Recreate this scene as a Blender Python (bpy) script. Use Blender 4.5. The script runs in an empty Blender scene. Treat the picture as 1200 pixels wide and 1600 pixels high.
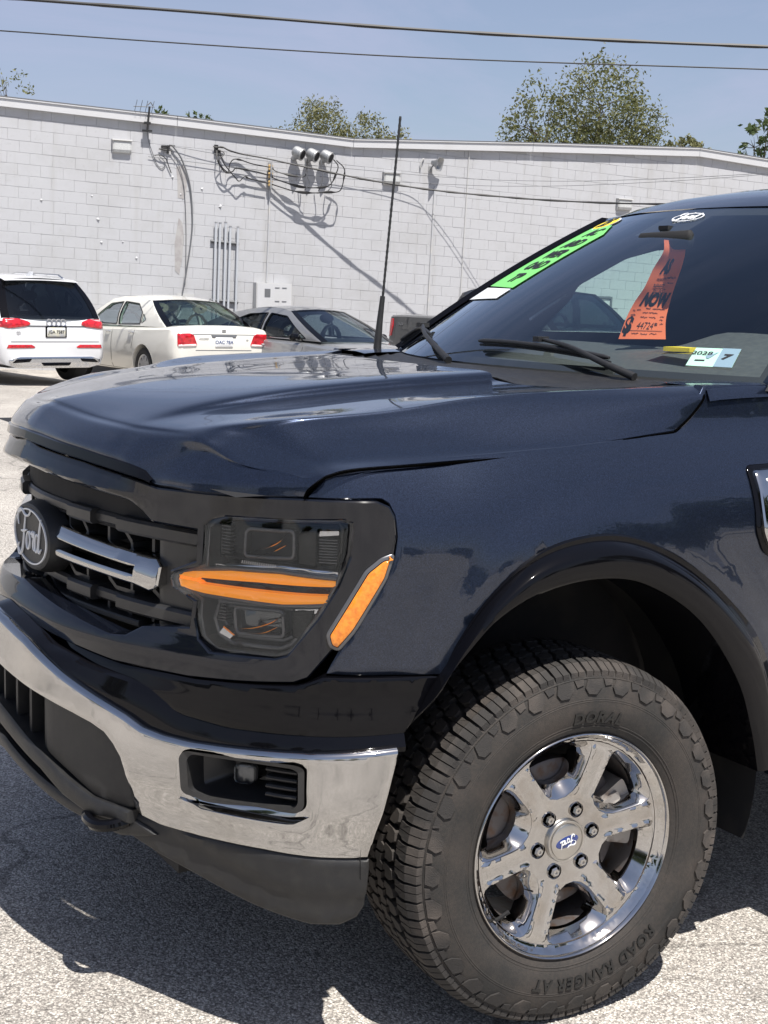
import bpy, bmesh, math, random
import numpy as np
from mathutils import Vector, Matrix
from mathutils.geometry import delaunay_2d_cdt
random.seed(7); rng = np.random.default_rng(7)
S = bpy.context.scene
COL = S.collection
R = math.radians

# ------------------------------------------------------------------ camera
CY, CP, CR = R(31.743), R(9.055), R(1.924)
cf = Vector((math.sin(CY), math.cos(CY), 0)); cr_ = Vector((math.cos(CY), -math.sin(CY), 0)); cu_ = Vector((0, 0, 1))
f2 = cf*math.cos(CP) - cu_*math.sin(CP); u2 = cu_*math.cos(CP) + cf*math.sin(CP)
r3 = cr_*math.cos(CR) + u2*math.sin(CR); u3 = u2*math.cos(CR) - cr_*math.sin(CR)
cam = bpy.data.cameras.new('camera'); co = bpy.data.objects.new('camera', cam); COL.objects.link(co)
co.matrix_world = Matrix(((r3.x, u3.x, -f2.x, -1.808), (r3.y, u3.y, -f2.y, -3.089), (r3.z, u3.z, -f2.z, 1.533), (0, 0, 0, 1)))
cam.sensor_fit = 'VERTICAL'; cam.sensor_height = 24; cam.lens = 2123.4*24/1600
cam.clip_start = .05; cam.clip_end = 2000
S.camera = co

# ------------------------------------------------------------------ light
SUN = Vector((-.05, -.47, 1.0)).normalized()          # towards the sun
w = bpy.data.worlds.new('World'); S.world = w; w.use_nodes = True
nt = w.node_tree; nt.nodes.clear()
def N(nt, t, **k):
    n = nt.nodes.new(t)
    for a, b in k.items(): setattr(n, a, b)
    return n
sky = N(nt, 'ShaderNodeTexSky', sky_type='NISHITA', sun_disc=False)
sky.sun_elevation = math.asin(SUN.z); sky.sun_rotation = math.atan2(SUN.x, SUN.y); sky.air_density = 1.0; sky.dust_density = 1.2; sky.ozone_density = 2.2
tc = N(nt, 'ShaderNodeTexCoord'); mp = N(nt, 'ShaderNodeMapping'); mp.inputs['Scale'].default_value = (1.0, 1.6, 4.5)
no = N(nt, 'ShaderNodeTexNoise'); no.inputs['Scale'].default_value = 3.0; no.inputs['Detail'].default_value = 7; no.inputs['Roughness'].default_value = .62; no.inputs['Distortion'].default_value = .6
rp = N(nt, 'ShaderNodeValToRGB'); rp.color_ramp.elements[0].position = .42; rp.color_ramp.elements[0].color = (.36, .36, .36, 1); rp.color_ramp.elements[1].position = .78; rp.color_ramp.elements[1].color = (.8, .8, .8, 1)
mx = N(nt, 'ShaderNodeMix', data_type='RGBA'); mx.inputs[7].default_value = (4.7, 4.9, 6.7, 1)   # thin high haze
bg = N(nt, 'ShaderNodeBackground'); bg.inputs['Strength'].default_value = .068
wo = N(nt, 'ShaderNodeOutputWorld')
L = nt.links.new
L(tc.outputs['Generated'], mp.inputs['Vector']); L(mp.outputs[0], no.inputs['Vector']); L(no.outputs['Fac'], rp.inputs[0])
sx = N(nt, 'ShaderNodeSeparateXYZ'); L(tc.outputs['Generated'], sx.inputs[0]); hz_ = N(nt, 'ShaderNodeMapRange'); hz_.inputs[1].default_value = .05; hz_.inputs[2].default_value = .8; hz_.inputs[3].default_value = 1.; hz_.inputs[4].default_value = .3; L(sx.outputs[2], hz_.inputs[0])
mh = N(nt, 'ShaderNodeMath', operation='MULTIPLY'); L(rp.outputs[0], mh.inputs[0]); L(hz_.outputs[0], mh.inputs[1]); L(mh.outputs[0], mx.inputs[0]); L(sky.outputs[0], mx.inputs[6]); L(mx.outputs[2], bg.inputs['Color']); L(bg.outputs[0], wo.inputs['Surface'])
sl = bpy.data.lights.new('sun', 'SUN'); sl.energy = 4.8; sl.angle = R(.53); sl.color = (1, .955, .89)
so = bpy.data.objects.new('sun', sl); COL.objects.link(so); so.rotation_euler = SUN.to_track_quat('Z', 'Y').to_euler()
S.view_settings.view_transform = 'Standard'; S.view_settings.look = 'None'; S.view_settings.gamma = 1; S.view_settings.use_curve_mapping = False
S.view_settings.exposure = .72
S.cycles.max_bounces = 10; S.cycles.transparent_max_bounces = 16

# ------------------------------------------------------------------ materials
def mat(name, col, rough=.5, metal=0., coat=0., coatr=.03, noise=None, bump=None, spec=.5, emit=None):
    """principled; noise=(scale, colour2, lo, hi[, detail]); bump=(scale, strength)"""
    m = bpy.data.materials.new(name); m.use_nodes = True; t = m.node_tree; p = t.nodes['Principled BSDF']
    p.inputs['Base Color'].default_value = (*col, 1); p.inputs['Roughness'].default_value = rough; p.inputs['Metallic'].default_value = metal
    p.inputs['Coat Weight'].default_value = coat; p.inputs['Coat Roughness'].default_value = coatr; p.inputs['Specular IOR Level'].default_value = spec
    c = N(t, 'ShaderNodeTexCoord')
    if noise:
        n = N(t, 'ShaderNodeTexNoise'); n.inputs['Scale'].default_value = noise[0]; n.inputs['Detail'].default_value = noise[4] if len(noise) > 4 else 6
        r = N(t, 'ShaderNodeMapRange'); r.inputs[1].default_value = noise[2]; r.inputs[2].default_value = noise[3]
        x = N(t, 'ShaderNodeMix', data_type='RGBA'); x.inputs[6].default_value = (*col, 1); x.inputs[7].default_value = (*noise[1], 1)
        t.links.new(c.outputs['Object'], n.inputs['Vector']); t.links.new(n.outputs['Fac'], r.inputs[0]); t.links.new(r.outputs[0], x.inputs[0]); t.links.new(x.outputs[2], p.inputs['Base Color'])
    if bump:
        n = N(t, 'ShaderNodeTexNoise'); n.inputs['Scale'].default_value = bump[0]; n.inputs['Detail'].default_value = 4
        b = N(t, 'ShaderNodeBump'); b.inputs['Strength'].default_value = bump[1]; b.inputs['Distance'].default_value = .004
        t.links.new(c.outputs['Object'], n.inputs['Vector']); t.links.new(n.outputs['Fac'], b.inputs['Height']); t.links.new(b.outputs[0], p.inputs['Normal'])
    return m
def glass(name, tint, ior=1.5, boost=1.0, rough=0.0):
    m = bpy.data.materials.new(name); m.use_nodes = True; t = m.node_tree; t.nodes.clear()
    f = N(t, 'ShaderNodeFresnel'); f.inputs[0].default_value = ior
    mu = N(t, 'ShaderNodeMath', operation='MULTIPLY'); mu.inputs[1].default_value = boost; mu.use_clamp = True
    a = N(t, 'ShaderNodeBsdfTransparent'); a.inputs[0].default_value = (*tint, 1)
    g = N(t, 'ShaderNodeBsdfGlossy'); g.inputs['Roughness'].default_value = rough; g.inputs[0].default_value = (.86, .93, 1, 1)
    s = N(t, 'ShaderNodeMixShader'); o = N(t, 'ShaderNodeOutputMaterial')
    t.links.new(f.outputs[0], mu.inputs[0]); t.links.new(mu.outputs[0], s.inputs[0]); t.links.new(a.outputs[0], s.inputs[1]); t.links.new(g.outputs[0], s.inputs[2]); t.links.new(s.outputs[0], o.inputs[0])
    return m
def car_paint(name, col, metal, rough, flake=0.):
    m = mat(name, col, rough, metal, 1.0, .015)
    if flake:
        t = m.node_tree; p = t.nodes['Principled BSDF']; c = N(t, 'ShaderNodeTexCoord')
        v = N(t, 'ShaderNodeTexVoronoi'); v.inputs['Scale'].default_value = 1400
        x = N(t, 'ShaderNodeMix', data_type='RGBA'); x.inputs[6].default_value = (*col, 1); x.inputs[7].default_value = tuple(min(1, q*flake) for q in col)+(1,)
        r = N(t, 'ShaderNodeMapRange'); r.inputs[1].default_value = .35; r.inputs[2].default_value = 1.
        t.links.new(c.outputs['Object'], v.inputs['Vector']); t.links.new(v.outputs['Color'], r.inputs[0]); t.links.new(r.outputs[0], x.inputs[0]); t.links.new(x.outputs[2], p.inputs['Base Color'])
        # thin road dust
        n = N(t, 'ShaderNodeTexNoise'); n.inputs['Scale'].default_value = 3.; n.inputs['Detail'].default_value = 8
        q = N(t, 'ShaderNodeMapRange'); q.inputs[1].default_value = .42; q.inputs[2].default_value = .75; q.inputs[3].default_value = .012; q.inputs[4].default_value = .055
        t.links.new(c.outputs['Object'], n.inputs['Vector']); t.links.new(n.outputs['Fac'], q.inputs[0]); t.links.new(q.outputs[0], p.inputs['Coat Roughness'])
    return m
M = {}
M['navy'] = car_paint('navy_metallic_paint', (.0100, .0143, .0265), .82, .32, 4.0)
M['gblack'] = mat('gloss_black', (.0025, .0025, .0035), .05, 0, 0, .01, spec=.24)
M['mblack'] = mat('matte_black_plastic', (.011, .011, .012), .5, noise=(40, (.020, .0195, .0185), .45, .8), bump=(900, .25))
M['dblack'] = mat('dull_black', (.008, .008, .009), .8)
M['liner'] = mat('wheel_liner_felt', (.012, .012, .014), .9, noise=(9, (.03, .028, .026), .5, .8))
M['chrome'] = mat('chrome', (.50, .495, .49), .07, 1., noise=(5, (.42, .41, .39), .5, .85))
M['wheelchrome'] = mat('wheel_chrome', (.52, .51, .50), .075, 1., noise=(14, (.42, .38, .34), .5, .8))
M['steel'] = mat('cast_steel', (.34, .32, .30), .55, .7, noise=(30, (.16, .12, .10), .5, .7))
M['rotor'] = mat('brake_rotor', (.12, .11, .11), .5, .8, noise=(40, (.10, .06, .04), .5, .7))
M['amber'] = mat('amber_lens', (.80, .26, .02), .12, 0, 1, .02, noise=(120, (.62, .16, .01), .4, .7))
M['amberlit'] = mat('amber_light_bar', (1.0, .34, .02), .12, 0, .35, .02)
pa = M['amberlit'].node_tree.nodes['Principled BSDF']; pa.inputs['Emission Color'].default_value = (1, .34, .02, 1); pa.inputs['Emission Strength'].default_value = .30   # weak emission added to brighten the amber bars
M['lampgrey'] = mat('lamp_grey', (.13, .13, .135), .25, .5)
M['lampdark'] = mat('lamp_projector_glass', (.06, .065, .07), .06, .6, 1)
M['grilleplastic'] = mat('grille_plastic', (.022, .022, .023), .38, noise=(40, (.032, .031, .030), .45, .8))
M['surround'] = mat('shaded_nose_paint', (.0035, .0045, .008), .05, 0, 0, .01, spec=.55)  # navy darkened for the shaded nose, with the black lamp surround
M['void'] = mat('painted_gap_shade', (.0012, .0012, .0012), 1., spec=0.)  # shade in the hood gap put into a near-black colour
M['lampchrome'] = mat('lamp_chrome', (.55, .55, .57), .12, 1.)
M['lens'] = glass('lamp_lens', (.90, .91, .92), 1.5, 1.1)
M['ws'] = glass('windscreen_glass', (.90, .97, .95), 1.52, 1.45)
M['sideglass'] = glass('side_glass', (.66, .86, .80), 1.5, 1.0)
M['carglass'] = glass('car_glass', (.36, .46, .46), 1.5, 1.2)
M['privacy'] = glass('privacy_glass', (.10, .11, .12), 1.5, 1.2)
M['white'] = mat('white_text', (.70, .71, .72), .4)
M['black'] = mat('black_print', (.01, .01, .012), .6)
M['dash'] = mat('dashboard_grey', (.055, .058, .062), .6, noise=(60, (.075, .078, .08), .4, .7))
M['cabin'] = mat('cabin_trim', (.022, .024, .030), .85)
M['orange'] = mat('orange_paper', (1.0, .22, .09), .7)
for q_ in (M['orange'],):
    t_ = q_.node_tree; tl = N(t_, 'ShaderNodeBsdfTranslucent'); tl.inputs[0].default_value = (.95, .20, .09, 1); ms_ = N(t_, 'ShaderNodeMixShader'); ms_.inputs[0].default_value = .2
    t_.links.new(t_.nodes['Principled BSDF'].outputs[0], ms_.inputs[1]); t_.links.new(tl.outputs[0], ms_.inputs[2]); t_.links.new(ms_.outputs[0], t_.nodes['Material Output'].inputs['Surface'])
M['green'] = mat('green_sticker', (.17, .56, .14), .5)
M['yellow'] = mat('yellow_sticker', (.90, .68, .05), .5)
M['mint'] = mat('mint_sticker', (.36, .60, .49), .5)
M['bluegrey'] = mat('blue_grey_sticker', (.17, .26, .32), .5)
M['blue'] = mat('badge_blue', (.01, .03, .16), .25, 0, 1)
M['brushed'] = mat('brushed_cap', (.60, .59, .57), .30, 1., noise=(6, (.48, .46, .43), .4, .7))
M['suvwhite'] = car_paint('white_paint', (.66, .67, .69), 0, .35)
M['cream'] = car_paint('pearl_white_paint', (.66, .65, .60), 0, .35)
M['greycar'] = car_paint('grey_paint', (.25, .255, .265), .5, .35)
M['darkcar'] = car_paint('charcoal_paint', (.040, .042, .045), .5, .38)
M['red'] = mat('red_lamp', (.50, .012, .02), .12, 0, 1, .02, noise=(18, (.30, .008, .012), .45, .6))
M['redwhite'] = mat('pale_lamp', (.75, .62, .62), .15, 0, 1)
M['silver'] = mat('silver_trim', (.62, .63, .65), .25, 1.)
M['alloy'] = mat('alloy_wheel', (.50, .51, .53), .3, .9)
M['tan'] = mat('tan_seat', (.38, .33, .26), .8)
M['darkseat'] = mat('dark_seat', (.05, .05, .055), .8)
M['carrubber'] = mat('car_tyre_rubber', (.022, .022, .022), .8)
M['steelgalv'] = mat('galvanised_pipe', (.55, .57, .60), .42, .35)
M['greypaint'] = mat('grey_box_paint', (.42, .43, .45), .6, noise=(6, (.50, .49, .47), .45, .7))
M['wallpaint'] = mat('white_wall_paint', (.50, .505, .525), .85, noise=(1.3, (.41, .41, .41), .50, .80, 9), bump=(60, .6))
def weathered(m, c0, c1, c2):
    t = m.node_tree; p = t.nodes['Principled BSDF']; g = N(t, 'ShaderNodeNewGeometry'); l = t.links.new
    n1 = N(t, 'ShaderNodeTexNoise'); n1.inputs['Scale'].default_value = .9; n1.inputs['Detail'].default_value = 9; n1.inputs['Roughness'].default_value = .65; l(g.outputs['Position'], n1.inputs['Vector'])
    mp_ = N(t, 'ShaderNodeMapping'); mp_.inputs['Scale'].default_value = (5., 5., .35); l(g.outputs['Position'], mp_.inputs['Vector'])
    n2 = N(t, 'ShaderNodeTexNoise'); n2.inputs['Scale'].default_value = 1.; n2.inputs['Detail'].default_value = 6; l(mp_.outputs[0], n2.inputs['Vector'])
    n3 = N(t, 'ShaderNodeTexNoise'); n3.inputs['Scale'].default_value = 14; n3.inputs['Detail'].default_value = 8; l(g.outputs['Position'], n3.inputs['Vector'])
    prev = None
    for n_, lo, hi, k in ((n1, .48, .72, .75), (n2, .56, .78, .6), (n3, .60, .74, .55)):
        r = N(t, 'ShaderNodeMapRange'); r.inputs[1].default_value = lo; r.inputs[2].default_value = hi; r.inputs[4].default_value = k; l(n_.outputs['Fac'], r.inputs[0])
        x = N(t, 'ShaderNodeMix', data_type='RGBA'); l(r.outputs[0], x.inputs[0])
        if prev is None: x.inputs[6].default_value = (*c0, 1)
        else: l(prev.outputs[2], x.inputs[6])
        x.inputs[7].default_value = (*(c1 if n_ is not n2 else c2), 1); prev = x
    l(prev.outputs[2], p.inputs['Base Color'])
weathered(M['wallpaint'], (.425, .43, .45), (.36, .36, .365), (.35, .345, .34))
M['mortar'] = mat('painted_joint', (.385, .39, .40), .9)
M['wallraw'] = mat('bare_block', (.31, .295, .295), .9, noise=(9, (.37, .36, .355), .4, .6))
M['fasciawhite'] = mat('white_coping', (.50, .505, .52), .5, noise=(1.2, (.46, .46, .46), .55, .8))
M['cable'] = mat('black_cable', (.012, .012, .013), .55)
M['cablegrey'] = mat('grey_cable', (.12, .125, .135), .6)
M['bare'] = mat('bare_wire', (.52, .50, .46), .4, .6)
M['porcelain'] = mat('ochre_insulator', (.55, .38, .16), .35, 0, .5)
M['zinc'] = mat('zinc_hood', (.30, .31, .32), .5, .6, noise=(9, (.40, .40, .40), .4, .6))
M['bark'] = mat('bark', (.085, .065, .05), .9, noise=(9, (.05, .04, .03), .4, .6))
M['fixture'] = mat('white_fixture', (.46, .46, .455), .5)
M['fixlens'] = mat('prismatic_lens', (.46, .47, .47), .2, noise=(60, (.55, .56, .56), .4, .6))
def leafmat(name, a, b):
    m = mat(name, a, .6); t = m.node_tree; p = t.nodes['Principled BSDF']
    g = N(t, 'ShaderNodeNewGeometry'); x = N(t, 'ShaderNodeMix', data_type='RGBA'); x.inputs[6].default_value = (*a, 1); x.inputs[7].default_value = (*b, 1)
    t.links.new(g.outputs['Random Per Island'], x.inputs[0]); t.links.new(x.outputs[2], p.inputs['Base Color'])
    tr = N(t, 'ShaderNodeBsdfTranslucent'); s = N(t, 'ShaderNodeMixShader'); s.inputs[0].default_value = .38; o = t.nodes['Material Output']
    t.links.new(x.outputs[2], tr.inputs[0]); t.links.new(p.outputs[0], s.inputs[1]); t.links.new(tr.outputs[0], s.inputs[2]); t.links.new(s.outputs[0], o.inputs[0])
    return m
M['leaf'] = leafmat('olive_leaves', (.072, .085, .028), (.185, .185, .070))
M['leaf3'] = leafmat('pale_olive_leaves', (.10, .11, .04), (.24, .23, .10))
M['leaf2'] = leafmat('bright_leaves', (.045, .075, .022), (.11, .14, .05))
def tyre_mat():
    m = mat('tyre_rubber', (.024, .023, .022), .78, bump=(500, .3)); t = m.node_tree; p = t.nodes['Principled BSDF']
    c = N(t, 'ShaderNodeTexCoord'); n = N(t, 'ShaderNodeTexNoise'); n.inputs['Scale'].default_value = 7; n.inputs['Detail'].default_value = 8
    n2 = N(t, 'ShaderNodeTexNoise'); n2.inputs['Scale'].default_value = 160; n2.inputs['Detail'].default_value = 3
    ad = N(t, 'ShaderNodeMath', operation='MULTIPLY_ADD'); ad.inputs[1].default_value = .35; 
    r = N(t, 'ShaderNodeMapRange'); r.inputs[1].default_value = .54; r.inputs[2].default_value = .90
    x = N(t, 'ShaderNodeMix', data_type='RGBA'); x.inputs[6].default_value = (.0165, .0160, .0155, 1); x.inputs[7].default_value = (.048, .039, .033, 1)
    t.links.new(c.outputs['Object'], n.inputs['Vector']); t.links.new(c.outputs['Object'], n2.inputs['Vector']); t.links.new(n2.outputs['Fac'], ad.inputs[0]); t.links.new(n.outputs['Fac'], ad.inputs[2])
    t.links.new(ad.outputs[0], r.inputs[0]); t.links.new(r.outputs[0], x.inputs[0]); t.links.new(x.outputs[2], p.inputs['Base Color'])
    return m
M['tyre'] = tyre_mat()
M['dusty'] = mat('dusty_rubber', (.024, .022, .021), .85, noise=(11, (.080, .067, .058), .44, .72, 9), bump=(400, .4))
M['letter'] = mat('raised_letter_rubber', (.010, .010, .010), .45)
def asphalt():
    m = bpy.data.materials.new('exposed_aggregate_asphalt'); m.use_nodes = True; t = m.node_tree; p = t.nodes['Principled BSDF']; l = t.links.new
    p.inputs['Roughness'].default_value = .85
    c = N(t, 'ShaderNodeTexCoord')
    ns = N(t, 'ShaderNodeTexNoise'); ns.inputs['Scale'].default_value = 90; ns.inputs['Detail'].default_value = 2
    mxv = N(t, 'ShaderNodeMix', data_type='RGBA'); mxv.inputs[0].default_value = .012; l(c.outputs['Object'], mxv.inputs[6]); l(ns.outputs['Color'], mxv.inputs[7]); l(c.outputs['Object'], ns.inputs['Vector'])
    v = N(t, 'ShaderNodeTexVoronoi'); v.inputs['Scale'].default_value = 175; l(mxv.outputs[2], v.inputs['Vector'])
    v2 = N(t, 'ShaderNodeTexVoronoi'); v2.inputs['Scale'].default_value = 330; l(mxv.outputs[2], v2.inputs['Vector'])
    sp = N(t, 'ShaderNodeSeparateColor'); l(v.outputs['Color'], sp.inputs[0])
    rp = N(t, 'ShaderNodeValToRGB'); e = rp.color_ramp.elements
    e[0].position = 0; e[0].color = (.24, .22, .20, 1); e[1].position = 1; e[1].color = (.70, .67, .62, 1)
    for pos, cc in ((.14, (.36, .33, .30)), (.38, (.46, .425, .385)), (.62, (.54, .50, .45)), (.82, (.61, .575, .52))):
        q = e.new(pos); q.color = (*cc, 1)
    l(sp.outputs[0], rp.inputs[0])
    # dark binder between chips
    mr = N(t, 'ShaderNodeMapRange'); mr.inputs[1].default_value = .34; mr.inputs[2].default_value = .64; mr.inputs[3].default_value = 1; mr.inputs[4].default_value = .48
    l(v.outputs['Distance'], mr.inputs[0])
    mu = N(t, 'ShaderNodeMix', data_type='RGBA', blend_type='MULTIPLY'); mu.inputs[0].default_value = 1; l(rp.outputs[0], mu.inputs[6]); l(mr.outputs[0], mu.inputs[7])
    s2 = N(t, 'ShaderNodeSeparateColor'); l(v2.outputs['Color'], s2.inputs[0])
    m2 = N(t, 'ShaderNodeMapRange'); m2.inputs[3].default_value = .72; m2.inputs[4].default_value = 1.2; l(s2.outputs[1], m2.inputs[0])
    mu2 = N(t, 'ShaderNodeMix', data_type='RGBA', blend_type='MULTIPLY'); mu2.inputs[0].default_value = 1; l(mu.outputs[2], mu2.inputs[6]); l(m2.outputs[0], mu2.inputs[7])
    # broad wear
    n3 = N(t, 'ShaderNodeTexNoise'); n3.inputs['Scale'].default_value = .9; n3.inputs['Detail'].default_value = 8; l(c.outputs['Object'], n3.inputs['Vector'])
    m3 = N(t, 'ShaderNodeMapRange'); m3.inputs[1].default_value = .3; m3.inputs[2].default_value = .7; m3.inputs[3].default_value = .82; m3.inputs[4].default_value = 1.18; l(n3.outputs['Fac'], m3.inputs[0])
    mu3 = N(t, 'ShaderNodeMix', data_type='RGBA', blend_type='MULTIPLY'); mu3.inputs[0].default_value = 1; l(mu2.outputs[2], mu3.inputs[6]); l(m3.outputs[0], mu3.inputs[7])
    # hairline cracks
    nd = N(t, 'ShaderNodeTexNoise'); nd.inputs['Scale'].default_value = 3; nd.inputs['Detail'].default_value = 6; l(c.outputs['Object'], nd.inputs['Vector'])
    mw = N(t, 'ShaderNodeMix', data_type='RGBA'); mw.inputs[0].default_value = .35; l(c.outputs['Object'], mw.inputs[6]); l(nd.outputs['Color'], mw.inputs[7])
    vc = N(t, 'ShaderNodeTexVoronoi', feature='DISTANCE_TO_EDGE'); vc.inputs['Scale'].default_value = .75; l(mw.outputs[2], vc.inputs['Vector'])
    mc = N(t, 'ShaderNodeMapRange'); mc.inputs[1].default_value = .002; mc.inputs[2].default_value = .009; mc.inputs[3].default_value = .6; mc.inputs[4].default_value = 1; l(vc.outputs['Distance'], mc.inputs[0])
    mu4 = N(t, 'ShaderNodeMix', data_type='RGBA', blend_type='MULTIPLY'); mu4.inputs[0].default_value = 1; l(mu3.outputs[2], mu4.inputs[6]); l(mc.outputs[0], mu4.inputs[7])
    no_ = N(t, 'ShaderNodeTexNoise'); no_.inputs['Scale'].default_value = 2.3; no_.inputs['Detail'].default_value = 5; l(c.outputs['Object'], no_.inputs['Vector'])   # old drips and damp spots
    mo_ = N(t, 'ShaderNodeMapRange'); mo_.inputs[1].default_value = .62; mo_.inputs[2].default_value = .72; mo_.inputs[3].default_value = 1; mo_.inputs[4].default_value = .74; l(no_.outputs['Fac'], mo_.inputs[0])
    mu5 = N(t, 'ShaderNodeMix', data_type='RGBA', blend_type='MULTIPLY'); mu5.inputs[0].default_value = 1; l(mu4.outputs[2], mu5.inputs[6]); l(mo_.outputs[0], mu5.inputs[7])
    l(mu5.outputs[2], p.inputs['Base Color'])
    b = N(t, 'ShaderNodeBump'); b.inputs['Strength'].default_value = .6; b.inputs['Distance'].default_value = .004; b.invert = True
    l(v.outputs['Distance'], b.inputs['Height']); l(b.outputs[0], p.inputs['Normal'])
    return m
M['asphalt'] = asphalt()

# ------------------------------------------------------------------ helpers
def tag(o, label=None, cat=None, group=None, kind=None):
    if label: o['label'] = label
    if cat: o['category'] = cat
    if group: o['group'] = group
    if kind: o['kind'] = kind
    return o
def link(o, parent=None):
    COL.objects.link(o)
    if parent is not None: o.parent = parent
    return o
def empty(name, loc=(0, 0, 0), rz=0., label=None, cat=None, group=None, parent=None):
    o = bpy.data.objects.new(name, None); o.location = loc; o.rotation_euler = (0, 0, rz); o.empty_display_size = .2
    link(o, parent); tag(o, label, cat, group); return o
def obj(name, me, m=None, parent=None, smooth=False, angle=35, loc=None):
    if m is not None and not me.materials: me.materials.append(m)
    if smooth:
        me.polygons.foreach_set('use_smooth', [True]*len(me.polygons))
        me.set_sharp_from_angle(angle=R(angle))
    o = bpy.data.objects.new(name, me)
    if loc is not None: o.location = loc
    link(o, parent); return o
class MB:
    """collects simple shapes into one mesh"""
    def __init__(s): s.v = []; s.f = []
    def add(s, v, f):
        b = len(s.v); s.v += [tuple(map(float, p)) for p in v]; s.f += [tuple(b+i for i in q) for q in f]; return s
    def box(s, c, d, rz=0., rot=None):
        x, y, z = d[0]/2, d[1]/2, d[2]/2
        v = [Vector(p) for p in ((-x,-y,-z),(x,-y,-z),(x,y,-z),(-x,y,-z),(-x,-y,z),(x,-y,z),(x,y,z),(-x,y,z))]
        m = rot if rot is not None else Matrix.Rotation(rz, 3, 'Z')
        return s.add([m @ p + Vector(c) for p in v], [(0,3,2,1),(4,5,6,7),(0,1,5,4),(1,2,6,5),(2,3,7,6),(3,0,4,7)])
    def tube(s, pts, r, n=8, cap=True, up=None):
        P = [Vector(p) for p in pts]; rr = r if hasattr(r, '__len__') else [r]*len(P); rings = []; last = None
        for i, p in enumerate(P):
            t = (P[min(i+1, len(P)-1)] - P[max(i-1, 0)]).normalized()
            if last is None:
                a = Vector((0, 0, 1)) if abs(t.z) < .9 else Vector((1, 0, 0)); x = t.cross(a).normalized()
            else: x = (last - t*last.dot(t)).normalized()
            last = x; y = t.cross(x)
            rings.append([p + (x*math.cos(2*math.pi*k/n) + y*math.sin(2*math.pi*k/n))*rr[i] for k in range(n)])
        v = [q for g in rings for q in g]; f = []
        for i in range(len(P)-1):
            for k in range(n): f.append((i*n+k, i*n+(k+1) % n, (i+1)*n+(k+1) % n, (i+1)*n+k))
        if cap: f += [tuple(range(n))[::-1], tuple((len(P)-1)*n+k for k in range(n))]
        return s.add(v, f)
    def lathe(s, prof, n=64, axis='y', c=(0, 0, 0)):
        v = []; f = []; k = len(prof)
        for i in range(n):
            a = 2*math.pi*i/n
            for r, h in prof:
                if axis == 'y': q = (r*math.cos(a), -h, r*math.sin(a))
                elif axis == 'z': q = (r*math.cos(a), r*math.sin(a), h)
                else: q = (h, r*math.cos(a), r*math.sin(a))
                v.append((q[0]+c[0], q[1]+c[1], q[2]+c[2]))
        for i in range(n):
            j = (i+1) % n
            for q in range(k-1): f.append((i*k+q, j*k+q, j*k+q+1, i*k+q+1))
        return s.add(v, f)
    def prism(s, poly, fn0, fn1):
        n = len(poly); v = [fn0(*p) for p in poly] + [fn1(*p) for p in poly]
        return s.add(v, [tuple(range(n)), tuple(range(2*n-1, n-1, -1))] + [(i, n+i, n+(i+1) % n, (i+1) % n) for i in range(n)])
    def loft(s, rows, close=False):
        n = len(rows[0]); v = [p for r in rows for p in r]; f = []
        for i in range(len(rows)-1):
            for k in range(n - (0 if close else 1)): f.append((i*n+k, i*n+(k+1) % n, (i+1)*n+(k+1) % n, (i+1)*n+k))
        return s.add(v, f)
    def mesh(s, name='m', recalc=True):
        me = bpy.data.meshes.new(name); me.from_pydata(s.v, [], s.f)
        if recalc:
            b = bmesh.new(); b.from_mesh(me); bmesh.ops.recalc_face_normals(b, faces=b.faces); b.to_mesh(me); b.free()
        me.update(); return me
    def build(s, name, m, parent=None, smooth=False, angle=35, loc=None): return obj(name, s.mesh(name), m, parent, smooth, angle, loc)
def spline(P, n=8, closed=False):
    P = [np.array(p, float) for p in P]; out = []
    Q = ([P[-1]]+P+P[:2]) if closed else ([2*P[0]-P[1]]+P+[2*P[-1]-P[-2]])
    for i in range(1, len(Q)-2):
        a, b, c, d = Q[i-1:i+3]
        for k in range(n):
            t = k/n; out.append(.5*(2*b+(c-a)*t+(2*a-5*b+4*c-d)*t*t+(3*b-a-3*c+d)*t**3))
    if not closed: out.append(Q[-2])
    return np.array(out)
def inside(poly, p):
    x, y = p; c = False; j = len(poly)-1
    for i in range(len(poly)):
        xi, yi = poly[i]; xj, yj = poly[j]
        if (yi > y) != (yj > y) and x < (xj-xi)*(y-yi)/(yj-yi)+xi: c = not c
        j = i
    return c
def inside_v(poly, pts):
    x, y = pts[:, 0], pts[:, 1]; c = np.zeros(len(pts), bool); j = len(poly)-1
    for i in range(len(poly)):
        xi, yi = poly[i]; xj, yj = poly[j]
        if yi != yj: c ^= ((yi > y) != (yj > y)) & (x < (xj-xi)*(y-yi)/(yj-yi)+xi)
        j = i
    return c
def resample(poly, d):
    out = []
    for i in range(len(poly)):
        a = np.array(poly[i], float); b = np.array(poly[(i+1) % len(poly)], float); n = max(1, int(np.ceil(np.linalg.norm(b-a)/d)))
        for k in range(n): out.append(a+(b-a)*k/n)
    return np.array(out)
def rounded(poly, r, n=4):
    """round every corner of a polygon by about r"""
    out = []; m = len(poly)
    for i in range(m):
        p = np.array(poly[i], float); a = np.array(poly[i-1], float)-p; b = np.array(poly[(i+1) % m], float)-p
        la, lb = np.linalg.norm(a), np.linalg.norm(b); rr = min(r, la*.45, lb*.45); p0 = p+a/la*rr; p1 = p+b/lb*rr
        for k in range(n+1):
            t = k/n; out.append(((1-t)**2*p0+2*t*(1-t)*p+t*t*p1))
    return [tuple(q) for q in out]
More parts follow.
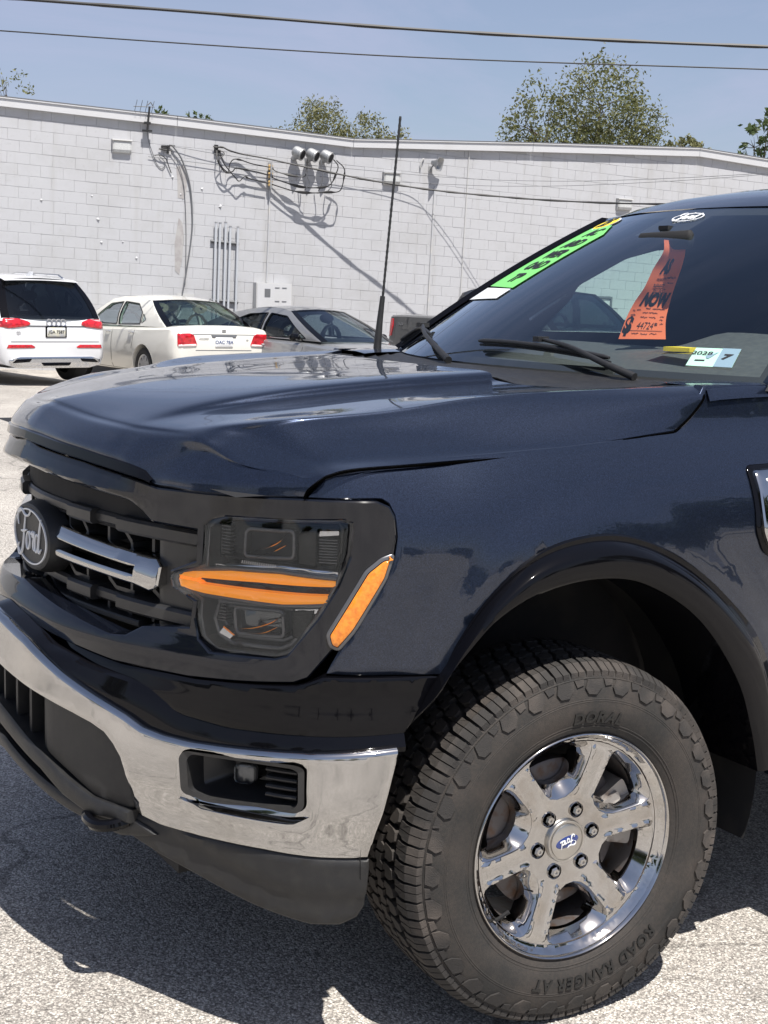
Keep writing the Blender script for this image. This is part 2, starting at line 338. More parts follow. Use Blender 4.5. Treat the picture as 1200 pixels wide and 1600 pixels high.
def inset(poly, d):
    P = [np.array(p, float) for p in poly]; n = len(P); A = sum(P[i][0]*P[(i+1) % n][1]-P[(i+1) % n][0]*P[i][1] for i in range(n)); sg = 1 if A > 0 else -1; out = []
    for i in range(n):
        a = P[i]-P[i-1]; b = P[(i+1) % n]-P[i]; a = a/(np.linalg.norm(a)+1e-9); b = b/(np.linalg.norm(b)+1e-9)
        m = np.array((-a[1]-b[1], a[0]+b[0])); m = m/(np.linalg.norm(m)+1e-9); out.append(tuple(P[i]+sg*m*d))
    return out
def panel(name, poly, fn, m, parent=None, holes=(), dens=.02, thick=.012, lip=.003, angle=40, fnb=None):
    """surface patch: a 2-D outline (with holes) filled with a mesh, lifted by fn(a, b, depth) with a rolled edge of real depth"""
    loops = [resample(poly, dens)] + [resample(h, dens) for h in holes]
    pts = []; edges = []
    for lp in loops:
        b = len(pts); n = len(lp); pts += [tuple(p) for p in lp]; edges += [(b+i, b+(i+1) % n) for i in range(n)]
    A = np.array(poly, float); lo = A.min(0); hi = A.max(0)
    gx, gy = np.meshgrid(np.arange(lo[0]+dens*.5, hi[0], dens), np.arange(lo[1]+dens*.5, hi[1], dens)); g = np.c_[gx.ravel(), gy.ravel()]
    g = g + rng.uniform(-.08, .08, g.shape)*dens
    ok = inside_v(poly, g)
    for h in holes: ok &= ~inside_v(h, g)
    g = g[ok]; B = np.array(pts)
    if len(g):
        keep = np.array([((B-q)**2).sum(1).min() > (dens*.55)**2 for q in g]); g = g[keep]
    pts += [tuple(p) for p in g]
    vv, ee, ff, ov, oe, of = delaunay_2d_cdt([Vector(p) for p in pts], edges, [], 0, 1e-6)
    vv = np.array([(p.x, p.y) for p in vv]); tri = np.array([f for f in ff if len(f) == 3]); cen = vv[tri].mean(1)
    ok = inside_v(poly, cen)
    for h in holes: ok &= ~inside_v(h, cen)
    tri = tri[ok]
    a = vv[tri]; cr = (a[:,1,0]-a[:,0,0])*(a[:,2,1]-a[:,0,1])-(a[:,1,1]-a[:,0,1])*(a[:,2,0]-a[:,0,0])
    tri[cr < 0] = tri[cr < 0][:, ::-1]; tri = tri[np.abs(cr) > 1e-12]
    cnt = {}
    for f in tri:
        for i in range(3): cnt[(int(f[i]), int(f[(i+1) % 3]))] = 1
    bd = [e for e in cnt if (e[1], e[0]) not in cnt]
    nrm = {}
    for i, j in bd:
        d = vv[j]-vv[i]; d = d/(np.linalg.norm(d)+1e-12); nn = np.array((d[1], -d[0]))
        nrm[i] = nrm.get(i, 0)+nn; nrm[j] = nrm.get(j, 0)+nn
    V = [fn(p[0], p[1], 0.) for p in vv]; F = [tuple(int(i) for i in f) for f in tri]; i1 = {}; i2 = {}
    for i, n in nrm.items():
        n = n/(np.linalg.norm(n)+1e-9); p = vv[i]
        q = p+n*lip; i1[i] = len(V); V.append(fn(q[0], q[1], -lip*.8)); i2[i] = len(V); V.append(fn(q[0], q[1], -thick))
    for i, j in bd: F.append((j, i, i1[i], i1[j])); F.append((i1[j], i1[i], i2[i], i2[j]))
    me = bpy.data.meshes.new(name); me.from_pydata([tuple(map(float, p)) for p in V], [], F); me.update()
    return obj(name, me, m, parent, True, angle)
def text_mesh(s, size=1., extrude=.002, align='CENTER', offset=0., shear=0., space=1.):
    cu = bpy.data.curves.new('t', 'FONT'); cu.body = s; cu.size = size; cu.extrude = extrude; cu.align_x = align; cu.align_y = 'CENTER'; cu.offset = offset; cu.shear = shear; cu.space_character = space; cu.resolution_u = 3
    o = bpy.data.objects.new('t', cu); COL.objects.link(o); bpy.context.view_layer.update()
    me = bpy.data.meshes.new_from_object(o.evaluated_get(bpy.context.evaluated_depsgraph_get())); bpy.data.objects.remove(o); bpy.data.curves.remove(cu)
    me.materials.clear(); return me
def warp(me, fn, sub=0):
    if sub:
        b = bmesh.new(); b.from_mesh(me); bmesh.ops.triangulate(b, faces=b.faces); bmesh.ops.subdivide_edges(b, edges=[e for e in b.edges if e.calc_length() > sub], cuts=2); b.to_mesh(me); b.free()
    for v in me.vertices: v.co = Vector(tuple(map(float, fn(*v.co))))
    me.update(); return me
SCRIPT = [  # a cursive word as pen strokes, about one unit wide
 [(-.44,.08),(-.47,.17),(-.42,.26),(-.30,.28),(-.16,.23),(-.03,.25),(.05,.32)],
 [(-.17,.22),(-.21,.08),(-.25,-.10),(-.32,-.24),(-.42,-.27),(-.47,-.20),(-.43,-.14)],
 [(-.34,.02),(-.24,.03),(-.12,.06)],
 [(-.02,.05),(-.09,.03),(-.13,-.06),(-.10,-.15),(-.03,-.14),(.01,-.05),(-.02,.05),(.06,.03)],
 [(.06,.03),(.10,.07),(.11,.01),(.17,.07),(.17,.02),(.13,-.08),(.15,-.14),(.20,-.12)],
 [(.34,.04),(.27,.06),(.21,-.01),(.21,-.12),(.27,-.14),(.33,-.05),(.42,.26)],
 [(.42,.26),(.37,.10),(.33,-.08),(.36,-.14),(.43,-.09)]]
def script_word(w, r, fn):
    mb = MB()
    for st in SCRIPT:
        P = spline([(a, b) for a, b in st], 6)
        mb.tube([fn(p[0]*w, p[1]*w, .0) for p in P], [r*(.7+.5*math.sin(math.pi*i/(len(P)-1))) for i in range(len(P))], 6)
    return mb

# ================================================================== ground
def gz(x, y):
    a = min(1, max(0, (y-6)/8)); a = a*a*(3-2*a)
    return -.034*max(0., x-4.2)*a if x < 60 else -.034*55.8*a
xs = np.r_[np.linspace(-400, -12, 10), np.linspace(-10, 40, 51), np.linspace(50, 400, 9)]; ys = np.r_[np.linspace(-400, -12, 10), np.linspace(-10, 40, 51), np.linspace(50, 500, 10)]
mb = MB(); mb.loft([[(x, y, gz(x, y)) for x in xs] for y in ys])
tag(mb.build('asphalt_lot', M['asphalt'], smooth=True), kind='structure')

# ================================================================== the truck
PLAN = [(-.874,0),(-.861,.2),(-.822,.4),(-.785,.52),(-.738,.64),(-.682,.755),(-.622,.845),(-.555,.905),(-.46,.945),(-.3,.975),(-.1,.99),(.2,.995),(.8,.995),(1.5,.995),(3.,.995),(4.9,.985)]
PD = spline([(-.861,-.2)]+PLAN, 40)[40:]; PD[:, 1] *= -1
PS = np.r_[0, np.cumsum(np.linalg.norm(np.diff(PD, axis=0), axis=1))]
PT = np.gradient(PD, axis=0); PT /= np.linalg.norm(PT, axis=1)[:, None]; PT[0] = (0, -1)
PN = np.c_[PT[:, 1], -PT[:, 0]]
def sst(a, b, x):
    t = min(1., max(0., (x-a)/(b-a))); return t*t*(3-2*t)
def tumble(s, z): dz = max(z-1.02, 0); d = min(dz, .25); return -sst(.75, 1.25, s)*(2.0*d*d+.25*max(0, dz-.25))
def shell(s, z, off):
    a = abs(s); sg = 1 if s >= 0 else -1
    x = np.interp(a, PS, PD[:, 0]) + np.interp(a, PS, PN[:, 0])*off; y = np.interp(a, PS, PD[:, 1]) + np.interp(a, PS, PN[:, 1])*off
    if sg < 0: x += nose_rake(x, -y)                 # the far corner of the nose falls away a little faster
    return (x, y*sg, z)
def nose_rake(x, y): return .22*y*y*sst(.1, .55, -x) if y > 0 else 0.
def cw(s): return 1-sst(.2, .75, abs(s))
def boff(s): return .045+.042*cw(s)
def sh(off, sg=1): return (lambda a, b, d: shell(a*sg, b, (off(abs(a), b) if callable(off) else off)+d))
def full(half): return list(half) + [(-a, b) for a, b in reversed(half) if a > 1e-6]
def both(name, poly, off, m, parent, **k):
    """one panel on each side of the truck"""
    o = panel(name, poly, sh(off), m, parent, **k)
    p = panel(name, [(a, b) for a, b in poly], sh(off, -1), m, parent, **k); return o, p

truck = empty('pickup_truck', (0, 0, 0), 0, 'glossy dark navy pickup truck filling the foreground, chrome bumper towards the left', 'pickup truck')

# ---- hood -----------------------------------------------------------------
def hcol(y0, bot, yc, crest, rest, e=.012):
    """one lengthwise curve of the hood: lip, front face, crest, then the top"""
    bx, bz = bot; cx, cz = crest; n = rest[0]; L_ = math.hypot(n[0]-cx, n[2]-cz)
    p = [(bx, y0, bz), (bx+.005, y0, bz+.022), ((bx+.005)*.45+cx*.55-.006, y0*.45+yc*.55, (bz+.022)*.45+cz*.55+.006), (cx-e, yc, cz-.62*e), (cx+e, yc*.96+n[1]*.04, cz+.30*e)]
    return p + list(rest)
HG = [  # from the centre line out to the driver edge
 hcol(0, (-.870,1.193), 0, (-.798,1.270), [(-.62,0,1.300),(-.38,0,1.327),(-.1,0,1.346),(.155,0,1.357)]),
 hcol(-.20, (-.857,1.186), -.20, (-.778,1.256), [(-.62,-.20,1.297),(-.38,-.20,1.326),(-.1,-.20,1.346),(.15,-.20,1.358)]),
 hcol(-.35, (-.832,1.178), -.36, (-.762,1.252), [(-.61,-.375,1.291),(-.38,-.39,1.323),(-.1,-.395,1.345),(.135,-.40,1.359)]),
 hcol(-.42, (-.815,1.173), -.425, (-.752,1.250), [(-.60,-.425,1.277),(-.38,-.43,1.301),(-.1,-.435,1.324),(.145,-.44,1.338)]),
 hcol(-.465, (-.804,1.166), -.52, (-.728,1.251), [(-.585,-.57,1.278),(-.38,-.59,1.300),(-.1,-.61,1.325),(.20,-.62,1.336)]),
 hcol(-.535, (-.778,1.144), -.615, (-.700,1.254), [(-.565,-.70,1.285),(-.36,-.735,1.303),(-.1,-.752,1.332),(.40,-.785,1.352)], .02),
 hcol(-.59, (-.760,1.144), -.668, (-.664,1.243), [(-.553,-.725,1.279),(-.36,-.758,1.297),(-.1,-.776,1.327),(.415,-.825,1.350)], .028),
 hcol(-.66, (-.732,1.143), -.735, (-.640,1.222), [(-.535,-.785,1.248),(-.36,-.805,1.262),(-.1,-.824,1.289),(.405,-.857,1.334)], .03),
 hcol(-.78, (-.668,1.149), -.825, (-.596,1.205), [(-.520,-.850,1.219),(-.36,-.866,1.229),(-.1,-.874,1.243),(.360,-.869,1.296)], .022),
 [(-.608,-.861,1.155),(-.604,-.865,1.168),(-.595,-.874,1.180),(-.584,-.883,1.191),(-.570,-.889,1.199),(-.520,-.896,1.209),(-.36,-.901,1.215),(-.1,-.902,1.227),(.300,-.882,1.261)]]
def tensor(G, nu, nv):
    A = np.array([spline(c, nv) for c in G]); return np.array([spline(list(A[:, j]), nu) for j in range(A.shape[1])]).transpose(1, 0, 2)
T = tensor(HG, 6, 8)                       # centre -> driver edge
Tm = T[1:][::-1] * np.array([1, -1, 1]); Tm[..., 0] += np.array([[nose_rake(p[0], p[1]) for p in r] for r in Tm]); T = np.concatenate([Tm, T])
n0, n1 = T.shape[:2]
v = [tuple(p) for r in T for p in r]; f = [(i*n1+j, (i+1)*n1+j, (i+1)*n1+j+1, i*n1+j+1) for i in range(n0-1) for j in range(n1-1)]
ring = [(i, 0) for i in range(n0)] + [(n0-1, j) for j in range(1, n1)] + [(i, n1-1) for i in range(n0-2, -1, -1)] + [(0, j) for j in range(n1-2, 0, -1)]
lowr = []
for i, j in ring:
    p = T[i, j]; b = 1 if j == 0 else 0
    q = p + np.array([.012 if j == 0 else (0 if j < n1-1 else .002), (-np.sign(p[1])*.012 if i in (0, n0-1) else 0), -.012 if j or i else -.01])
    lowr.append(len(v)); v.append(tuple(q))
for k in range(len(ring)):
    a = ring[k][0]*n1+ring[k][1]; b = ring[(k+1) % len(ring)][0]*n1+ring[(k+1) % len(ring)][1]; f.append((a, b, lowr[(k+1) % len(ring)], lowr[k]))
mb = MB(); mb.v = v; mb.f = f; hood = mb.build('hood', M['navy'], truck, True, 38)
for sg in (1, -1):
    mb = MB(); mb.tube([(p[0], p[1]-sg*.0012, p[2]-.0042) for p in T[n0-1 if sg > 0 else 0]], .0024, 6)
    mb.tube([(T[i, n1-1][0]+.003, T[i, n1-1][1], T[i, n1-1][2]-.004) for i in (range(n0-20, n0) if sg > 0 else range(20))], .0032, 6); mb.build('hood_gap_shade', M['void'], truck, True)  # black tubes along the hood edge stand in for gap shade
# dark trim lip under the front edge of the hood
lip = []
for s in np.linspace(-.545, .545, 49):
    a = abs(s); zt = np.interp(a, [0, .085, .306, .471, .52, .545], [1.200, 1.198, 1.188, 1.176, 1.166, 1.150]); zb = np.interp(a, [0, .085, .306, .471, .52, .545], [1.178, 1.174, 1.164, 1.151, 1.145, 1.141])
    lip.append([shell(s, zt+.003, -.008), shell(s, zt, .003), shell(s, zb+.006, .007), shell(s, zb+.002, .003), shell(s, zb+.002, -.02)])
mb = MB(); mb.loft(lip); mb.build('hood_lip_trim', M['gblack'], hood, True, 50)
# black sheets added behind the gaps to stop light leaking through
mb = MB()
for sg in (1, -1):
    mb.loft([[shell(s*sg, z, -.05+tumble(s, z)-(.05 if z < 1.0 and s > 1.0 else 0)) for z in (1.02, 1.10, 1.17)] for s in np.linspace(0, 1.25, 30)])
mb.loft([[(x, y, 1.15) for y in (-.80, .80)] for x in (-.72, .35)])
mb.build('gap_light_block', M['dblack'], truck)

# ---- front mask (body colour darkened as in shade, openings for grille and lamps) ----------------
MASK = [(0,1.176),(.0843,1.1671),(.3058,1.158),(.4711,1.1449),(.5604,1.1329),(.7087,1.1371),(.9111,1.1468),(1.0568,1.147),(1.0788,1.138),(1.0888,1.12),(1.0938,1.081),(1.0888,1.046),(1.0598,.983),(1.0189,.9138),(.9769,.8632),(.9321,.8062),(.9047,.7944),(.8068,.7831),(.6623,.769),(.4606,.7642),(.1847,.7795),(0,.79)]
GR = [(0,1.122),(.2219,1.1148),(.3932,1.1086),(.473,1.1037),(.5164,1.0845),(.5448,1.0679),(.6746,1.0674),(.6723,.9995),(.6022,.9704),(.6108,.9427),(.6645,.9181),(.6568,.8614),(.5234,.8411),(.4836,.8172),(.4391,.8119),(.305,.8228),(.0788,.8407),(0,.847)]
LAMP = [(.6858,1.0759),(.7087,1.093),(.7413,1.1023),(.9969,1.1167),(1.0129,1.1099),(1.0159,1.0929),(1.0119,1.0438),(.9889,.9815),(.9537,.9206),(.8919,.8409),(.8646,.8311),(.7133,.8214),(.6779,.8425),(.6656,.8883),(.6701,.9193),(.6043,.9396),(.5978,.9549),(.6043,.9705),(.6813,.9977)]
def zr(s): return np.interp(s, [0, .3563, .5486, .68, 1.1668], [1.138, 1.1206, 1.1101, 1.1158, 1.128])
def moff(s, z):
    r = zr(s); w = 1-sst(.34, .56, s); o = 0.
    if z >= r: o = .017*max(0, 1-(z-r)/.035)
    else: o = .017 - .030*sst(0, .030, r-z) if z > r-.03 else -.013*max(0, 1-(r-.03-z)/.03)
    o *= w
    o += .028*cw(s)*(1-sst(.79, .88, z)) + .010*(1-sst(.80, .86, z))*(1-sst(.7, 1.0, s))
    return o - .012*sst(.99, 1.06, s)*sst(1.0, 1.09, z)*0
mask = panel('front_surround', full(MASK), sh(moff), M['surround'], truck, holes=[full(GR), LAMP, [(-a, b) for a, b in LAMP]], dens=.0065, thick=.05, lip=.003, angle=32)

# ---- grille ------------------------------------------------------------------
gr = panel('grille', full([(0,1.14),(.5264,1.1278),(.6995,1.0886),(.6995,.8423),(.5264,.7978),(0,.82)]), sh(-.115), M['dblack'], truck, dens=.06, thick=.02)
def barbox(mb, s0, s1, z0, z1, o0, o1, n=10, cham=.006):
    rows = []
    for s in np.linspace(s0, s1, n):
        rows.append([shell(s, z0, o0), shell(s, z0, o1-cham), shell(s, z0+cham, o1), shell(s, z1-cham, o1), shell(s, z1, o1-cham), shell(s, z1, o0)])
    mb.loft(rows, True); k = 6; b = len(mb.v)-k*n
    mb.f += [tuple(b+i for i in range(k)), tuple(b+(n-1)*k+i for i in range(k))[::-1]]
for sg in (1, -1):
    mb = MB()                                   # flat outer panel of the grille
    PAN = [(.5264,1.071),(.6768,1.0706),(.6746,1.0017),(.6043,.9725),(.613,.9407),(.6668,.9172),(.659,.8594),(.5264,.839)]
    panel('grille_end_panel', [(a, b) for a, b in PAN], sh(-.040, sg), M['grilleplastic'], gr, dens=.03, thick=.03)
    for zt, zb in ((1.052, 1.026), (.883, .857)):
        mb = MB()
        for a, b_, o in ((0, .18, -.040), (.18, .29, -.026), (.29, .395, -.040), (.395, .652 if zt > 1 else .64, -.024)):
            barbox(mb, sg*a, sg*b_, zb-(.004 if o > -.03 else 0), zt+(.003 if o > -.03 else 0), -.095, o, 8)
        mb.build('grille_bar', M['grilleplastic'], gr, True, 30)
    mb = MB()                                   # thin ribs: hexagonal cells between the bars
    def rib(pts, o=-.052, r=.0045):
        for (a, za), (b_, zb_) in zip(pts[:-1], pts[1:]):
            za -= .007; zb_ -= .007
            d = np.array([b_-a, zb_-za]); d /= np.linalg.norm(d); q = np.array([-d[1], d[0]])*r; P = [(a+q[0], za+q[1]), (b_+q[0], zb_+q[1]), (b_-q[0], zb_-q[1]), (a-q[0], za-q[1])]
            mb.prism([(sg*x, y) for x, y in P], lambda x, y: shell(x, y, o), lambda x, y: shell(x, y, -.105))
    for k, a in enumerate((.05, .14, .232, .325, .415, .492)):
        dz = 1 if k % 2 else -1
        rib([(a, 1.122), (a, 1.092), (a+.03, 1.066), (a+.10, 1.066)] if dz > 0 else [(a, 1.122), (a, 1.06)])
        rib([(a, 1.034), (a, .995)] if dz > 0 else [(a-.035, 1.034), (a, 1.005), (a, .985)])
        rib([(a, .95), (a, .915), (a+.03, .897), (a+.1, .897)] if dz > 0 else [(a, .95), (a, .893)])
        rib([(a, .866), (a, .845)] if dz > 0 else [(a-.04, .866), (a, .848), (a, .835)])
    for z in (1.090, .93): rib([(.02, z), (.52, z)], -.075, .003)
    mb.build('grille_mesh', M['grilleplastic'], gr)
    mb = MB()                                   # lower slatted lip
    barbox(mb, 0, sg*.47, .826, .840, -.09, -.03, 12, .003); mb.build('grille_bar', M['mblack'], gr, True, 30)
    # chrome double bar, closed at its outer end
    C = [(.0769,.9945),(.5264,.9800),(.5468,.9668),(.5448,.9318),(.5204,.9195),(.473,.9262),(.0769,.9345),(.0769,.9440),(.4711,.9375),(.4765,.9630),(.0769,.9765)]
    panel('chrome_bar', [(a, b) for a, b in C], sh(lambda s, z: -.012-.85*max(0, z-np.interp(s, [.077, .476], [.9717, .9595])), sg), M['chrome'], gr, dens=.02, thick=.035, lip=.004)
# badge: black pod with an oval face
bd = MB(); n = 48
def bp(k, rx, rz, x): a = 2*math.pi*k/n; return (x, rx*math.cos(a), .950+rz*math.sin(a))
bd.loft([[bp(k, .150, .085, -.815) for k in range(n)], [bp(k, .147, .083, -.845) for k in range(n)], [bp(k, .138, .076, -.863) for k in range(n)], [bp(k, .131, .070, -.866) for k in range(n)], [bp(k, .126, .066, -.8645) for k in range(n)], [bp(k, .001, .001, -.8655) for k in range(n)]], True)
badge = bd.build('grille_badge', M['mblack'], truck, True, 30)
mb = MB(); mb.loft([[bp(k, a, b, x) for k in range(n)] for a, b, x in ((.123, .0645, -.8640), (.123, .0645, -.868), (.1185, .061, -.868), (.1185, .061, -.8640))], True)
mb.build('badge_ring', M['white'], badge)
script_word(.195, .0030, lambda a, b, d: (-.8668, -a, .950+b*1.02)).build('badge_lettering', M['white'], badge, True)

# ---- headlamps ------------------------------------------------------------------
for sg in (1, -1):
    hl = panel('headlamp', LAMP, sh(-.085, sg), M['gblack'], truck, dens=.03, thick=.02)
    panel('lamp_lens', LAMP, sh(lambda s, z: -.003-.012*sst(.96, 1.02, s), sg), M['lens'], hl, dens=.03, thick=.012)
    def ring(name, poly, o, wd, m, th=.03): panel(name, poly, sh(o, sg), m, hl, holes=[inset(poly, wd)], dens=.02, thick=th, lip=.0015)
    def plate_(name, poly, o, m, th=.02, **k): panel(name, poly, sh(o, sg), m, hl, dens=.03, thick=th, **{**dict(lip=.003), **k})
    ring('lamp_bezel', inset(LAMP, .003), -.014, .006, M['lampgrey'], .06)
    U = [(.700,1.010),(.700,1.070),(.722,1.086),(.755,1.094),(.985,1.104),(.995,1.090),(.992,1.045),(.978,1.012)]
    Lo = [(.690,.885),(.705,.925),(.955,.936),(.935,.905),(.888,.853),(.862,.842),(.742,.836),(.705,.850)]
    ring('reflector_frame', U, -.040, .005, M['gblack'], .04); ring('reflector_frame', inset(Lo, .002), -.030, .006, M['lampgrey'], .05); ring('reflector_frame', inset(Lo, .016), -.045, .004, M['lampgrey'], .03)
    plate_('reflector_back', U, -.062, M['lampdark'], .01); plate_('reflector_back', Lo, -.066, M['lampdark'], .01)
    # projector squares, the block with silver fins, facets and thin bright edges
    for P in ([(.762,1.016),(.766,1.076),(.885,1.082),(.885,1.024)], [(.745,.858),(.738,.915),(.862,.922),(.866,.866)]):
        ring('projector_frame', rounded(P, .014), -.036, .0045, M['lampgrey'], .03); plate_('projector_lens', rounded(inset(P, .006), .012), -.052, M['lampdark'], .01)
    plate_('reflector_block', [(.903,1.022),(.903,1.072),(.915,1.086),(.938,1.088),(.938,1.020)], -.018, M['gblack'], .05, lip=.005)
    plate_('reflector_block', [(.892,.878),(.892,.925),(.935,.930),(.925,.900),(.905,.874)], -.024, M['gblack'], .05, lip=.005)
    mb = MB()
    for z in np.arange(1.024, 1.072, .0055): barbox(mb, sg*.943, sg*.982, z, z+.003, -.05, -.026, 3, .001)
    mb.build('lamp_fins', M['lampgrey'], hl); mb = MB()
    for z in np.arange(1.020, 1.072, .0065): barbox(mb, sg*.708, sg*.730, z, z+.003, -.055, -.034, 3, .001)
    for z in np.arange(.880, .920, .0065): barbox(mb, sg*.700, sg*.722, z, z+.003, -.055, -.034, 3, .001)
    mb.build('lamp_fins', M['lampgrey'], hl)
    for P in ([(.942,1.076),(.985,1.080),(.985,1.088),(.944,1.086)], [(.893,.929),(.945,.934),(.940,.925),(.900,.922)], [(.712,.858),(.740,.850),(.748,.858),(.722,.870)]): plate_('reflector_facet', P, -.026, M['lampchrome'], .03)
    mb = MB()
    for A in ([(.775,1.030),(.815,1.040),(.850,1.056),(.872,1.076)], [(.800,1.022),(.840,1.038),(.868,1.052)], [(.760,.872),(.800,.880),(.840,.896),(.868,.918)], [(.780,.866),(.820,.872),(.852,.888)]):
        P = spline([shell(a*sg, b, -.030) for a, b in A], 8); mb.tube(P, np.interp(np.arange(len(P)), [0, len(P)*.5, len(P)-1], [.0006, .0020, .0006]), 5)
    for k in range(16): a_ = .770+.0052*k; mb.tube([shell(a_*sg, 1.0075, -.022), shell((a_+.002)*sg, 1.0135, -.022)], .0009, 4)
    mb.build('lamp_bright_edges', M['lampchrome'], hl)
    # amber running light: two glowing strips with a dark slot between them, in a clear grey surround
    DR = [(.6087,.9592),(.6239,.9739),(.746,.9911),(.8613,.9986),(.9849,.9935),(.9849,.9795),(.9749,.9492),(.8712,.9385),(.6791,.935),(.6152,.9387)]
    ring('running_light_surround', rounded([(.600,.9570),(.618,.9790),(.746,.9975),(.8613,1.0050),(.990,1.000),(.991,.978),(.979,.9432),(.8712,.9322),(.6791,.9285),(.610,.934)], .006), -.016, .006, M['lampgrey'], .04)
    UP = [(.6087,.9592),(.6239,.9739),(.746,.9911),(.8613,.9986),(.9849,.9935),(.9849,.9800),(.8160,.9745),(.668,.9640),(.662,.9600)]
    LW = [(.6152,.9387),(.6087,.9575),(.662,.9580),(.668,.9540),(.816,.9590),(.9800,.9640),(.9749,.9492),(.8712,.9385),(.6791,.935)]
    for P, zc in ((UP, 1), (LW, 0)):
        panel('running_light', inset(rounded(P, .004), .0035 if zc else .0025), sh(lambda s, z: -.014, sg), M['amberlit'], hl, dens=.012, thick=.03, lip=.002)
    plate_('running_light_slot', [(.655,.966),(.9849,.9835),(.9849,.960),(.655,.952)], -.034, M['gblack'], .01)
    plate_('running_light_shelf', [(.70,.9885),(.8613,1.0035),(.985,.9985),(.985,1.008),(.86,1.011),(.70,.9965)], -.026, M['lampchrome'], .04)
    # side marker in the corner of the mask
    AM = rounded([(1.0908,1.048),(1.0678,1.04),(1.0389,1.0159),(.9699,.892),(.9759,.8702),(.9909,.8635),(1.0209,.9018),(1.0768,1.001)], .006)
    AI = [tuple(np.array(AM).mean(0)+(np.array(p)-np.array(AM).mean(0))*.955+np.array((0., 0.))) for p in AM]
    mk = panel('side_marker', AM, sh(.006, sg), M['lampgrey'], truck, dens=.02, thick=.02, lip=.003)
    panel('marker_lens', inset(AM, .0070), sh(.0095, sg), M['amber'], mk, dens=.014, thick=.006, lip=.002)
    panel('marker_gasket', inset(AM, .0045), sh(.0072, sg), M['gblack'], mk, dens=.02, thick=.004, lip=.001)

# ---- fascia under the lamps, black strip, chrome bumper ----------------------------
FA = [(0,.78),(.2018,.768),(.4762,.7538),(.6838,.7599),(.8282,.775),(.9149,.7846),(.9406,.7943),(.9656,.8076),(1.067,.807),(1.1828,.805),(1.1538,.756),(1.1168,.702),(.9444,.6962),(.7731,.6857),(.6552,.6889),(.5766,.7158),(.5128,.7271),(.3847,.735),(.2324,.7643),(.1623,.7693),(0,.7795)]
FA = [(0,.782),(.2018,.7701),(.4762,.7559),(.6838,.762),(.8282,.776),(.9149,.7856),(.9406,.7953),(.9656,.8076),(1.067,.807),(1.1828,.805),(1.1538,.756),(1.1168,.702),(.9444,.6962),(.7731,.6857),(.6552,.6889),(.5766,.7107),(.5128,.723),(.3847,.7299),(.2324,.747),(0,.764)]
def foff(s, z): return .014+(.5*boff(s)-.014)*(1-sst(.70, .78, z)) + .012*math.exp(-((z-.785)/.010)**2)*cw(s)
panel('bumper_cover', full(FA), sh(foff), M['gblack'], truck, dens=.010, thick=.04)
def ctop(s): return np.interp(s, [0, .0996, .2158, .3502, .482, .535, .58, .6349, .7072, .8551, .9683, 1.0968], [.795, .7852, .7651, .7198, .6854, .671, .6538, .6479, .6479, .6617, .6715, .682])
def ftop(s): return np.interp(s, [0, .2324, .3847, .5128, .5766, .6552, .7731, .9444, 1.1168], [.7695, .7531, .735, .7271, .7158, .6909, .6868, .6972, .703])
mb = MB(); rows = []
for s in np.linspace(-1.118, 1.118, 116):
    a = abs(s); t0 = ctop(a)-.004; t1 = max(ftop(a)+.004, t0+.006)
    rows.append([shell(s, t0-.01, boff(a)-.012), shell(s, t0, boff(a)-.010), shell(s, t0*.5+t1*.5, boff(a)-.018), shell(s, t1, boff(a)-.026), shell(s, t1+.006, boff(a)*.5-.005)])
mb.loft(rows); mb.build('bumper_step_pad', M['gblack'], truck, True, 40)
CH = [(0,.786),(.1002,.7762),(.2168,.7561),(.3514,.7107),(.4828,.6773),(.5355,.6629),(.58,.6468),(.6345,.6408),(.706,.6408),(.8528,.6546),(.9674,.6644),(1.0968,.676),(1.077,.578),(1.0541,.4569),(.9719,.4573),(.8572,.4577),(.7097,.4501),(.6076,.4494),(.5585,.4566),(.543,.4689),(.5365,.5545),(.5279,.5804),(.5076,.6055),(.4828,.6258),(.4452,.6382),(.3917,.6463),(.2877,.6576),(.0967,.6754),(0,.685)]
FOG = rounded([(.6899,.6276),(.926,.6427),(.9416,.6368),(.9425,.5596),(.93,.5435),(.7249,.5282),(.6838,.5368),(.6814,.6148)], .014)
LED = rounded([(.6599,.5202),(.6814,.5254),(.92,.5356),(.9406,.5454),(.95,.5431),(.9368,.5291),(.917,.5233),(.8294,.5204),(.7085,.5147),(.6694,.5145)], .004)
def coff(s, z):
    o = boff(s) - .020*(1-sst(.46, .56, z)) + .006*sst(.50, .60, z)
    d = math.hypot(max(0, abs(s-.822)-.11), max(0, abs(z-.588)-.045)); o -= .014*(1-sst(0, .035, d))
    return o
bump = panel('chrome_bumper', full(CH), sh(coff), M['chrome'], truck, holes=[FOG, [(-a, b) for a, b in FOG]], dens=.014, thick=.035, lip=.004, angle=50)
mb = MB(); rows = []                               # bright rolled top edge
for s in np.linspace(-1.097, 1.097, 150):
    a = abs(s); t = ctop(a)
    rows.append([shell(s, t-.011, coff(a, .66)+.003), shell(s, t-.006, coff(a, .66)+.0025), shell(s, t-.0005, coff(a, .66)-.005), shell(s, t+.002, coff(a, .66)-.016), shell(s, t-.004, coff(a, .66)-.03)])
mb.loft(rows); mb.build('bumper_top_edge', M['chrome'], bump, True, 60)
